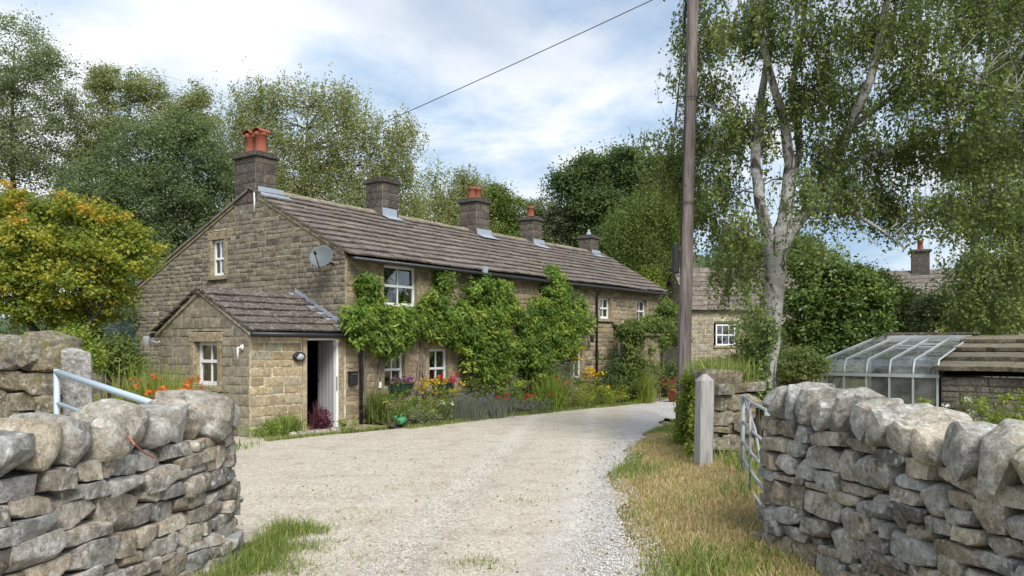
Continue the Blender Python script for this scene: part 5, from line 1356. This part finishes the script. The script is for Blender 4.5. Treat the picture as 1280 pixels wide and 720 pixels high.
shrub('lilac_shrub', 'pale green shrub behind the blue spruce', 22, 140, [(140, 375, 24, 18), (155, 395, 18, 20), (115, 400, 26, 24), (100, 430, 30, 24), (150, 350, 18, 20), (160, 420, 12, 30)], 220, 55, .32, .1, 'mid', 553, GG)
shrub('back_hedge', 'dark garden hedge behind the maple trunk', 24, 60, [(20, 430, 60, 30), (90, 425, 50, 30), (-40, 430, 50, 30), (-110, 425, 60, 40), (-190, 425, 60, 40), (-260, 425, 60, 45)], 460, 58, .4, .12, 'dark', 554, GG, cat='hedge')

# ------------------------------------------------------------------ climbers on the cottages (house coordinates)
def fac(px, py):
    r_ = (px - 640) / 1000.0; t_ = (17 * r_ + 3.536) / (.59 - .807 * r_); Y = 17 + .807 * t_
    return t_, CAMZ + (429 - py) / 1000 * Y, Y
def climber(name, label, spots, nclump, lpc, cr, leaf, mat, seed, stems, aspect=.36, thick=.26, y0=-.2, group='climbers on the cottage front'):
    rng = np.random.default_rng(seed); r = random.Random(seed)
    root = empty(name, (HX, HY, 0), HROT); tag(root, label, 'climber', group)
    lob = []
    for (px, py, rx, ry) in spots:
        t0, z0, Y = fac(px, py); t1 = fac(px + rx, py)[0]
        lob.append((Vector((t0, y0 - r.uniform(0, .12), z0)), (t1 - t0) * .97, thick, ry * Y / 1000))
    C = crown_points(lob, nclump, rng, 2.4); C[:, 1] = np.minimum(C[:, 1], -.06)
    P, rnd = clump_leaves(C, lpc, cr, rng, 0, .9); P[:, 1] = np.minimum(P[:, 1], -.02)
    link('foliage', leaf_mesh('foliage', P, leaf, L[mat], rng, np.clip(rnd ** 1.25, 0, 1), aspect, .75, .4, O=OUT[0] + np.array([0, -.5, 0])), root)
    sm = MB()
    for (px, py, qx, qy) in stems:
        a, za, _ = fac(px, py); b_, zb, _ = fac(qx, qy)
        for k in range(3):
            o = r.uniform(-.08, .08); pts = []
            for i in range(7):
                f = i / 6; pts.append((a + (b_ - a) * f + o + .05 * math.sin(f * 9 + k * 2), -.06 - .03 * math.sin(f * 7 + k), za + (zb - za) * f))
            sm.tube(pts, [.028 - .012 * i / 6 for i in range(7)], 6)
    for i in r.sample(range(nclump), min(30, nclump)):
        c = Vector(C[i]); s = min([Vector(v) for v in sm.v[::6]], key=lambda q: (q - c).length)
        sm.tube([s, s.lerp(c, .5) + Vector((0, .03, .06)), c], [.012, .009, .004], 5)
    sm.build('stems', M['stem'], root, True)
    return root
climber('wisteria', 'bushy wisteria on the near corner of the cottages, left of the upper window', [(455, 378, 16, 18), (450, 355, 9, 9), (462, 400, 30, 26), (440, 410, 16, 22), (490, 405, 18, 20), (475, 430, 22, 14), (505, 398, 10, 12), (430, 395, 8, 14)], 310, 58, .12, .12, 'wist', 601, [(452, 520, 458, 380), (458, 520, 490, 400)])
climber('wisteria', 'broad wisteria covering the wall between the two upper windows', [(545, 352, 10, 12), (532, 378, 16, 20), (548, 400, 20, 18), (530, 412, 22, 14), (588, 360, 20, 16), (612, 370, 20, 20), (600, 395, 26, 22), (575, 420, 26, 24), (605, 425, 26, 28), (590, 455, 22, 24), (620, 450, 16, 26), (565, 395, 18, 20), (628, 390, 10, 14)], 520, 58, .125, .12, 'wist', 602, [(518, 500, 535, 380), (530, 500, 525, 410), (590, 500, 600, 370)])
climber('wisteria', 'tall wisteria reaching the gutter on the middle cottage', [(684, 345, 9, 10), (688, 365, 16, 16), (705, 385, 18, 18), (716, 402, 12, 14), (690, 400, 18, 20), (668, 385, 10, 14), (655, 405, 16, 22), (650, 430, 14, 20), (680, 430, 20, 24), (702, 430, 12, 20), (665, 455, 18, 20)], 430, 58, .13, .12, 'wist', 603, [(680, 500, 688, 350), (655, 490, 655, 410)])
climber('rambling_rose', 'dark rambling plant over the small stone porch at the far end', [(762, 412, 12, 10), (780, 408, 16, 9), (800, 412, 12, 10), (770, 430, 16, 16), (790, 425, 14, 12), (765, 455, 14, 22), (780, 465, 12, 22), (818, 424, 8, 7), (806, 388, 6, 10), (803, 402, 6, 8)], 380, 54, .19, .11, 'mid', 604, [(775, 495, 780, 420), (790, 495, 800, 410)], .5, .42, -.8)

# ------------------------------------------------------------------ borders, plants, pots
bed = MB(); N = 40
for k in range(N + 1):
    x = .45 + 11.1 * k / N; yo = -1.1 + .1 * math.sin(x * 2.1); 
    for y, dz in ((-.02, .06), (yo * .5, .09), (yo, .0)):
        w = h2w(x, y, 0); bed.v.append((w.x, w.y, ground_z(w.x, w.y) + dz + .015)); bed.r.append(0)
    if k: q = 3 * k; bed.f += [(q - 3, q - 2, q + 1, q), (q - 2, q - 1, q + 2, q + 1)]
tag(bed.build('flower_bed_soil', M['soil'], None, True), 'dark soil of the border along the cottage front', 'soil', None, 'structure')

def plant(name, label, pos, kind, h, r_, mat, seed, n=700, leaf=.07, flower=None, nf=60, fs=.05, fz=(.75, 1.1), group=None, aspect=.4, cat='plant', dx=None):
    rng = np.random.default_rng(seed); root = empty(name, pos); tag(root, label, cat, group)
    h *= 1.18 if group == 'plants in the cottage border' else 1.0
    if kind == 'bush':
        C = rng.normal(size=(max(12, n // 40), 3)) * np.array([r_ * .55, r_ * .5, h * .25]); C[:, 2] = np.abs(C[:, 2] + h * .5)
        P, rnd = clump_leaves(C, 40, r_ * .35, rng); P[:, 2] = np.abs(P[:, 2])
        link('foliage', leaf_mesh('foliage', P, leaf, L[mat], rng, rnd, aspect, -.1, .5, O=OUT[0]), root)
    elif kind == 'strap':
        N = n // 3; P = np.zeros((N, 3)); P[:, :2] = rng.normal(size=(N, 2)) * r_ * .35
        link('foliage', blade_mesh('foliage', P, rng.uniform(.7, 1.15, N) * h * 1.15, .022, .5, L[mat], rng, rng.uniform(0, 1, N)), root)
    else:  # spikes
        N = n; P = np.zeros((N, 3)); P[:, :2] = rng.normal(size=(N, 2)) * r_ * .5
        d = np.linalg.norm(P[:, :2], axis=1) / (r_ + 1e-6)
        link('foliage', blade_mesh('foliage', P, rng.uniform(.7, 1.1, N) * h * np.clip(1.05 - .25 * d, .4, 1), .014, .3, L[mat], rng, rng.uniform(0, 1, N)), root)
    if flower:
        k = max(5, nf // 7); C = np.zeros((k, 3)); C[:, :2] = rng.normal(size=(k, 2)) * r_ * .55; C[:, 2] = rng.uniform(*fz, k) * h
        P = np.repeat(C, 9, 0) + rng.normal(size=(k * 9, 3)) * fs * .55
        link('flowers', leaf_mesh('flowers', P, fs * 1.1, L[flower], rng, rng.uniform(0, 1, len(P)), .8, -.2, .3), root)['kind'] = 'stuff'
        sm = MB()
        for c in C: sm.tube([(c[0] * .4, c[1] * .4, 0), (c[0], c[1], c[2])], .004, 4, False)
        sm.build('flower_stems', M['stem'], root)
    return root
def border(t_, s_): w = h2w(t_, s_, 0); return (w.x, w.y, ground_z(w.x, w.y) + .04)
B = 'plants in the cottage border'
plant('fern', 'ferny green clump by the black downpipe', border(.65, -.35), 'strap', .62, .34, 'mid', 1, 700, group=B)
plant('fern', 'bushy green clump under the first ground floor window', border(1.25, -.55), 'bush', .55, .42, 'wist', 2, 1500, .06, group=B)
plant('heather', 'low brownish green clump at the front edge of the border', border(1.35, -.95), 'bush', .3, .36, 'greywillow', 3, 1000, .05, group=B)
plant('goldenrod', 'bright yellow goldenrod between the ground floor windows', border(2.15, -.5), 'bush', .72, .34, 'lime', 4, 900, .06, 'f_yellow', 130, .05, (.75, 1.15), B)
plant('goldenrod', 'yellow flowers beneath the pink window box', border(2.95, -.45), 'bush', .62, .32, 'lime', 5, 800, .06, 'f_yellow', 70, .05, (.8, 1.15), B)
plant('daisies', 'small white-flowered clump at the front of the border', border(2.05, -1.0), 'bush', .35, .25, 'mid', 6, 600, .05, 'f_white', 24, .04, group=B)
plant('lavender', 'silver grey lavender in front of the second window', border(2.8, -.92), 'spike', .46, .40, 'silver', 7, 1500, flower='f_lav', nf=120, fs=.03, group=B)
plant('lavender', 'second silver lavender further along the border', border(3.6, -.95), 'spike', .42, .42, 'silver', 8, 1500, flower='f_lav', nf=70, fs=.03, group=B)
plant('catmint', 'low grey-green mat with red blooms along the border edge', border(4.5, -.95), 'bush', .34, .5, 'silver', 9, 1700, .05, 'f_red', 10, .05, (.9, 1.3), B)
plant('shrubby_plant', 'dark green bush below the broad wisteria', border(3.9, -.45), 'bush', .75, .45, 'mid', 10, 1700, .07, group=B)
plant('shrubby_plant', 'tall green bush to the left of the blue-grey door', border(5.2, -.5), 'bush', .95, .48, 'wist', 11, 1900, .07, group=B)
plant('day_lily', 'arching strap-leaved lily clump near the door', border(6.3, -.95), 'strap', .66, .42, 'wist', 12, 900, group=B)
plant('catmint', 'low grey mat with two red blooms beside the lily', border(5.5, -1.0), 'bush', .32, .42, 'silver', 13, 1200, .05, 'f_red', 10, .06, (1.0, 1.4), B)
plant('shrubby_plant', 'grey-green tall plant just right of the blue-grey door', border(7.4, -.4), 'bush', 1.3, .5, 'greywillow', 14, 2200, .07, group=B)
plant('shrubby_plant', 'loose green plants below the tall wisteria', border(7.7, -.9), 'bush', .55, .5, 'lime', 15, 1500, .06, group=B)
plant('sunflower', 'tall yellow flowers against the middle cottage wall', border(8.5, -.35), 'bush', 1.25, .34, 'mid', 16, 900, .07, 'f_yellow', 110, .08, (.9, 1.25), B)
plant('sunflower', 'yellow flowers under the window beside the coach lamp', border(9.7, -.35), 'bush', .75, .3, 'mid', 17, 700, .07, 'f_yellow', 90, .08, (.9, 1.2), B)
plant('crocosmia', 'orange tinged strap leaves in the middle of the border', border(7.0, -.7), 'strap', .7, .36, 'lime', 18, 800, flower='f_orange', nf=30, fs=.05, group=B)
plant('golden_clump', 'golden yellow low clump towards the far end of the border', border(9.3, -.9), 'bush', .45, .5, 'lime', 19, 1500, .06, 'f_yellow', 60, .05, group=B)
plant('rusty_clump', 'rust and yellow clump before the dark porch shrub', border(10.3, -.8), 'bush', .55, .45, 'maple', 20, 1300, .06, group=B)
plant('porch_shrub', 'dark green shrub in front of the small stone porch', border(11.0, -.6), 'bush', 1.35, .7, 'dark', 21, 3600, .09, group=B)
plant('lime_shrub', 'upright lime green shrub at the end of the border', border(11.35, -1.25), 'spike', .9, .30, 'lime', 22, 900, group=B)
PB = 'plants by the entrance porch'
plant('green_clump', 'low green plants at the near corner of the porch', h2w(-2.1, -.25, -.06), 'bush', .3, .4, 'wist', 31, 1100, .05, group=PB)
plant('sedum', 'straw green tuft under the porch wall', h2w(-1.7, -.2, -.06), 'strap', .34, .4, 'grass', 32, 1000, group=PB)
plant('heuchera', 'dark purple leafy plant by the porch door', h2w(-1.0, -.45, -.08), 'bush', .42, .22, 'purple', 33, 500, .07, group=PB)
plant('heuchera', 'tall purple stems against the dark door gap', h2w(-.92, -.2, -.06), 'spike', .62, .14, 'purple', 34, 120, group=PB)
plant('green_clump', 'bright green tuft just left of the doorstep', h2w(-.62, -.72, -.08), 'bush', .22, .16, 'wist', 35, 400, .04, group=PB)
plant('crocosmia', 'orange red crocosmia spilling behind the left wall', (-5.05, 11.2, ground_z(-5.05, 11.2)), 'strap', 1.0, .7, 'lime', 36, 1500, flower='f_orange', nf=80, fs=.055, fz=(.75, 1.05))
plant('crocosmia', 'smaller orange flowers nearer the porch window', (-4.55, 11.0, ground_z(-4.55, 11)), 'strap', .92, .35, 'lime', 37, 500, flower='f_orange', nf=120, fs=.06, fz=(.8, 1.05))
rs2 = random.Random(4)
for k in range(7):   # edging stones of the porch bed
    me = boulder(rs2.uniform(.14, .24), .16, .14, 900 + k, 'wallstone', .12, .3, 4, 5)
    o = link('edging_stone', me, None, h2w(-1.85 + k * .19, -.62, -.05), (0, 0, HROT + rs2.uniform(-.3, .3)))
    tag(o, ['first', 'second', 'third', 'fourth', 'fifth', 'sixth', 'seventh'][k] + ' edging stone from the left along the little porch bed', 'stone', 'edging stones of the porch bed')

def trough(t0, t1, z, y, label, flower, seed):
    o = empty('window_box', h2w((t0 + t1) / 2, y, z), HROT); tag(o, label, 'window box', 'window boxes'); w = (t1 - t0) / 2
    MB().add([(-w, -.09, .16), (w, -.09, .16), (w, .09, .16), (-w, .09, .16), (-w + .03, -.06, 0), (w - .03, -.06, 0), (w - .03, .06, 0), (-w + .03, .06, 0)],
             [(0, 4, 5, 1), (1, 5, 6, 2), (2, 6, 7, 3), (3, 7, 4, 0), (4, 7, 6, 5), (0, 1, 2, 3)]).build('trough', M['darkplastic'], o)
    rng = np.random.default_rng(seed); P = np.stack([rng.uniform(-w, w, 260), rng.normal(-.02, .06, 260), .16 + np.abs(rng.normal(0, .07, 260))], 1)
    link('foliage', leaf_mesh('foliage', P, .05, L['mid'], rng, rng.uniform(0, 1, 260), .7), o)
    C = np.stack([rng.uniform(-w, w, 10), rng.normal(-.08, .05, 10), rng.uniform(.16, .34, 10)], 1); P = np.repeat(C, 12, 0) + rng.normal(size=(120, 3)) * .028
    link('flowers', leaf_mesh('flowers', P, .055, L[flower], rng, rng.uniform(0, 1, 120), .85, -.1, .2), o)['kind'] = 'stuff'
trough(1.15, 1.85, .62, -.16, 'green window box with purple flowers under the first ground floor window', 'f_purple', 71)
trough(2.62, 3.30, .58, -.16, 'window box of bright pink geraniums under the second ground floor window', 'f_pink', 72)
o = empty('flower_pot', (h2w(12.6, -1.75, 0).x, h2w(12.6, -1.75, 0).y, -.24)); tag(o, 'terracotta pot of pink flowers at the corner of the small stone porch', 'flower pot')
MB().lathe([(0, 0), (.17, 0), (.25, .38), (.28, .38), (.28, .46), (.24, .46), (.2, .4), (0, .4)], 18).build('pot', M['terracotta'], o, True)
rng2 = np.random.default_rng(5); P = rng2.normal(size=(420, 3)) * np.array([.2, .2, .12]) + np.array([0, 0, .56])
link('foliage', leaf_mesh('foliage', P, .07, L['mid'], rng2, rng2.uniform(0, 1, 420), .6), o)
P = rng2.normal(size=(120, 3)) * np.array([.2, .2, .08]) + np.array([0, -.03, .68]); link('flowers', leaf_mesh('flowers', P, .06, L['f_pink'], rng2, rng2.uniform(0, 1, 120), .8), o)
plant('green_clump', 'low green plant beside the terracotta pot', (h2w(13.1, -2.0, 0).x, h2w(13.1, -2.0, 0).y, -.24), 'bush', .4, .3, 'wist', 38, 700, .06)

# green watering can on its side by the doorstep
o = empty('watering_can', h2w(.72, -.95, -.02), HROT + .4); tag(o, 'green plastic watering can lying by the doorstep', 'watering can'); o.scale = (.8, .8, .8)
MB().lathe([(0, -.16), (.085, -.16), (.1, -.14), (.11, .12), (.09, .15), (0, .16)], 16, Matrix.Translation((0, 0, .09)) @ Matrix.Rotation(math.radians(90), 4, 'Y')).build('body', M['green_plastic'], o, True)
MB().tube([(-.12, 0, .07), (-.26, .02, .12), (-.36, .03, .2)], [.026, .018, .015], 8).build('spout', M['green_plastic'], o, True)
MB().lathe([(0.015, 0), (.045, .05), (0, .06)], 12, Matrix.Translation((-.36, .03, .2)) @ Matrix.Rotation(math.radians(-50), 4, 'Y')).build('rose', M['green_plastic'], o, True)
MB().tube([(.12, 0, .16), (.14, 0, .24), (0, 0, .28), (-.11, 0, .2)], .013, 8).build('handle', M['green_plastic'], o, True)

# ivy on the pole foot and greenery on the broken wall end
def cloud(name, label, lob, ncl, lpc, cr, leaf, mat, seed, cat, aspect=.7):
    rng = np.random.default_rng(seed); b = Vector((lob[0][0].x, lob[0][0].y, ground_z(lob[0][0].x, lob[0][0].y))); root = empty(name, b); tag(root, label, cat)
    C = crown_points(lob, ncl, rng, 2.4); P, rnd = clump_leaves(C, lpc, cr, rng, 0, .9)
    link('foliage', leaf_mesh('foliage', P - np.array(b), leaf, L[mat], rng, rnd, aspect, .3, .4), root)
    r = random.Random(seed); sm = MB()
    for i in range(min(14, ncl)):
        c = Vector(C[i]) - b; sm.tube([(c.x * .3, c.y * .3, 0), (c.x * .7, c.y * .7, c.z * .5), c], [.012, .009, .005], 5)
    sm.build('stems', M['stem'], root, True); return root
cloud('ivy', 'ivy and weeds clothing the foot of the utility pole', [Lb(854, 540, 9, 18, 12.8, 0), Lb(858, 505, 8, 18, 12.8, -.05), Lb(861, 480, 7, 10, 12.8), Lb(848, 555, 9, 7, 12.8)], 90, 32, .11, .05, 'lime', 701, 'ivy')
cloud('bramble', 'bramble and weeds tumbling down the side of the broken wall end', [Lb(868, 520, 5, 20, 11.3), Lb(866, 560, 5, 18, 11.2), Lb(874, 490, 7, 10, 11.3)], 42, 30, .09, .045, 'maple', 702, 'bramble')
cloud('ivy', 'ivy climbing the lower birch trunk', [Lb(948, 470, 7, 26, 12.0, -.1), Lb(943, 445, 7, 20, 12.0), Lb(955, 500, 8, 20, 12.0, -.1), Lb(958, 420, 6, 20, 12.0, -.15)], 90, 34, .10, .055, 'laurel', 703, 'ivy')
def tuft_top():
    rng = np.random.default_rng(77); N = 1500; P = np.stack([rng.uniform(2.72, 3.4, N), rng.uniform(11.0, 12.6, N), np.full(N, 1.14)], 1)
    o = link('wall_top_grass', blade_mesh('wall_top_grass', P, rng.uniform(.18, .42, N), .012, .55, L['grass'], rng, rng.uniform(0, 1, N))); tag(o, 'long green grass growing on top of the broken wall end', 'grass', None, 'stuff')
tuft_top()
rng3 = np.random.default_rng(78)
for k, (px, h_) in enumerate([(1165, .5), (1200, .55), (1228, .45), (1262, .75)]):
    p = at(px, 515, 8.2); plant('nettle', ['leafy weed with tiny white flowers left of the shed corner, behind the right wall', 'tallest white-flowered weed just in front of the shed wall', 'thin weed between the shed corner and the right edge', 'bushy green weed by the right edge behind the wall'][k],
          (p.x, p.y, .55), 'bush', h_ , .22, 'lime' if k != 1 else 'mid', 80 + k, 700, .05, 'f_white' if k < 2 else None, 40, .03, group='weeds behind the right wall')
st = empty('fence_post', at(972, 429, 14.6) * Vector((1, 1, 0)) + Vector((0, 0, -.4))); tag(st, 'thin wooden post beside the birch trunk', 'post')
MB().tube([(0, 0, 0), (.02, 0, 1.65)], [.05, .045], 8).build('shaft', M['wood'], st, True)

# ------------------------------------------------------------------ gravel and grass
rng = np.random.default_rng(900)
def drive_side(x, y): return interp(DR_L, y), interp(DR_R, y)
N = 42000; Y = 4.6 + 9.5 * rng.uniform(0, 1, N) ** 1.8
a = np.array([interp(DR_L, y) for y in Y]); b = np.array([interp(DR_R, y) + .25 for y in Y])
X = a + (b - a) * rng.uniform(0, 1, N) ** .72
keep = (X > -2.6) | (rng.uniform(0, 1, N) < .3); X, Y = X[keep], Y[keep]; N = len(X)
pale_ = np.clip((X - .13 * (Y - 6) - .1) * 1.5, 0, 1)
S = rng.uniform(.004, .0105, N) * (1 + .4 * pale_)
big = rng.uniform(0, 1, N) < .012; S[big] *= 2.0
Z = np.array([ground_z(x, y) for x, y in zip(X, Y)]) + .010
o8 = np.array([(1, 0, 0), (0, 1, 0), (-1, 0, 0), (0, -1, 0), (0, 0, 1), (0, 0, -1)], float)
ang = rng.uniform(0, 6.28, N); ca, sa = np.cos(ang), np.sin(ang)
V = np.repeat(o8[None], N, 0) * S[:, None, None] * rng.uniform(.6, 1.4, (N, 6, 1)); V[:, :, 2] *= .65
V = np.stack([V[:, :, 0] * ca[:, None] - V[:, :, 1] * sa[:, None], V[:, :, 0] * sa[:, None] + V[:, :, 1] * ca[:, None], V[:, :, 2]], 2) + np.stack([X, Y, Z], 1)[:, None, :]
f8 = np.array([(0, 1, 4), (1, 2, 4), (2, 3, 4), (3, 0, 4), (1, 0, 5), (2, 1, 5), (3, 2, 5), (0, 3, 5)])
F = (f8[None] + np.arange(N)[:, None, None] * 6).reshape(-1, 3)
tag(link('loose_gravel', np_mesh('loose_gravel', V.reshape(-1, 3), F, np.repeat(np.clip(rng.uniform(0, .75, N) + .25 * pale_, 0, 1), 6), M['pebble'])), 'loose pale gravel stones scattered over the drive', 'gravel', None, 'stuff')

def patchy(x, y, k=1.0): return math.sin(x * 2.1 * k + 1.3 * math.sin(y * 1.7 * k)) * .5 + math.sin(y * 2.6 * k - x * 1.1 * k + .7) * .5
def grass(name, label, n, sampler, hr, w, lean, mat, seed):
    rng = np.random.default_rng(seed); r = random.Random(seed); P, H = [], []
    while len(P) < n:
        q = sampler(r)
        if q is None: continue
        x, y, s = q; P.append((x, y, ground_z(x, y) - .02)); H.append(r.uniform(*hr) * s)
    tag(link(name, blade_mesh(name, P, np.array(H), w, lean, L[mat], rng, rng.uniform(0, 1, len(P)))), label, 'grass', None, 'stuff')
def verge(r, want):
    y = 3.6 + 13.0 * r.random() ** 1.3; a = interp(DR_R, y) - .12; b = 2.75 + .06 * (y - 6)
    x = a + (b - a) * r.random(); pt = patchy(x, y) + r.gauss(0, .42)
    if 6.9 > y and x > 2.25: return None
    e = min(1.0, (x - a) / .25)
    if r.random() > .25 + .75 * e: return None
    green = pt > .62 or (y > 10.5 and x < interp(DR_R, y) + .3 and y < 12.5)
    if (want == 'g') != green: return None
    return x, y, (.45 + .55 * e) * (.75 + .4 * (pt + .5))
grass('straw_grass', 'dry straw coloured grass covering the right verge', 46000, lambda r: verge(r, 's'), (.04, .11), .0075, .9, 'straw', 910)
grass('verge_grass', 'patches of green grass among the straw on the right verge', 9000, lambda r: verge(r, 'g'), (.05, .13), .008, .6, 'grass', 911)
def leftfoot(r):
    y = r.uniform(4.4, 7.3); x = -2.12 + abs(r.gauss(0, .36)); lim = .78 if y < 6.6 else .5
    if patchy(x, y, 4) + r.uniform(-.6, .6) < -.35: return None
    if x > -2.12 + lim + .12 * patchy(x, y, 3): return None
    return x, y, max(.3, 1.05 - (x + 2.12) * 1.0)
grass('wall_foot_grass', 'lush green grass at the foot of the left wall', 6500, leftfoot, (.05, .25), .007, .8, 'grass', 912)
def spots(r):
    cx, cy, rr_ = r.choice([(-.24, 6.12, .14), (-.28, 6.0, .18), (-.2, 6.2, .1), (-1.45, 7.9, .22), (-1.75, 7.5, .25), (-1.55, 7.0, .3), (.1, 8.6, .18), (-1.2, 9.5, .25), (-2.2, 9.0, .3), (-1.4, 6.3, .25)])
    return cx + r.gauss(0, rr_), cy + r.gauss(0, rr_ * .8), .6
grass('drive_weeds', 'thin tufts of grass growing through the gravel', 2100, spots, (.05, .13), .007, .7, 'grass', 913)
def fringe(r):
    t_ = r.uniform(-2.6, 11.6); d = abs(r.gauss(0, .14)); s_ = -1.12 - .12 + d - .15 * r.random()
    if t_ < .6: s_ = -.85 + d * .8
    w = h2w(t_, s_, 0); return w.x, w.y, .8
grass('border_fringe_grass', 'short green grass edging the cottage border', 9000, fringe, (.06, .17), .012, .6, 'grass', 914)
def garden(r):
    x, y = r.uniform(-12, -4.3), r.uniform(9, 15)
    if y > 14 and x > -6.2: return None
    return x, y, 1
grass('garden_grass', 'grass of the left garden behind the walls', 9000, garden, (.06, .2), .016, .6, 'grass', 915)
def under(r):
    x, y = r.uniform(2.7, 5.0), r.uniform(7.2, 13.5); return x, y, 1
grass('birch_foot_grass', 'rough grass under the birch behind the right wall', 5000, under, (.1, .3), .012, .6, 'grass', 916)

rng = np.random.default_rng(950); N = 900
Y = rng.uniform(5.2, 15, N); X = np.array([interp(DR_L, y) if interp(DR_L, y) > -3 else -3.0 for y in Y]); B_ = np.array([interp(DR_R, y) + .5 for y in Y])
u_ = rng.uniform(0, 1, N); u_ = np.where(rng.uniform(0, 1, N) < .6, np.clip(1 - np.abs(rng.normal(0, .12, N)), 0, 1.05), u_); X = X + (B_ - X) * u_
P = np.stack([X, Y, np.array([ground_z(x, y) for x, y in zip(X, Y)]) + .018], 1); A_ = rng.normal(size=(N, 3)); A_[:, 2] *= .15
tag(link('fallen_leaves', leaf_mesh('fallen_leaves', P, .032, L['rust'], rng, rng.uniform(0, 1, N), .7, 0, 2.5, A_)), 'small fallen brown leaves scattered on the drive', 'leaves', None, 'stuff')
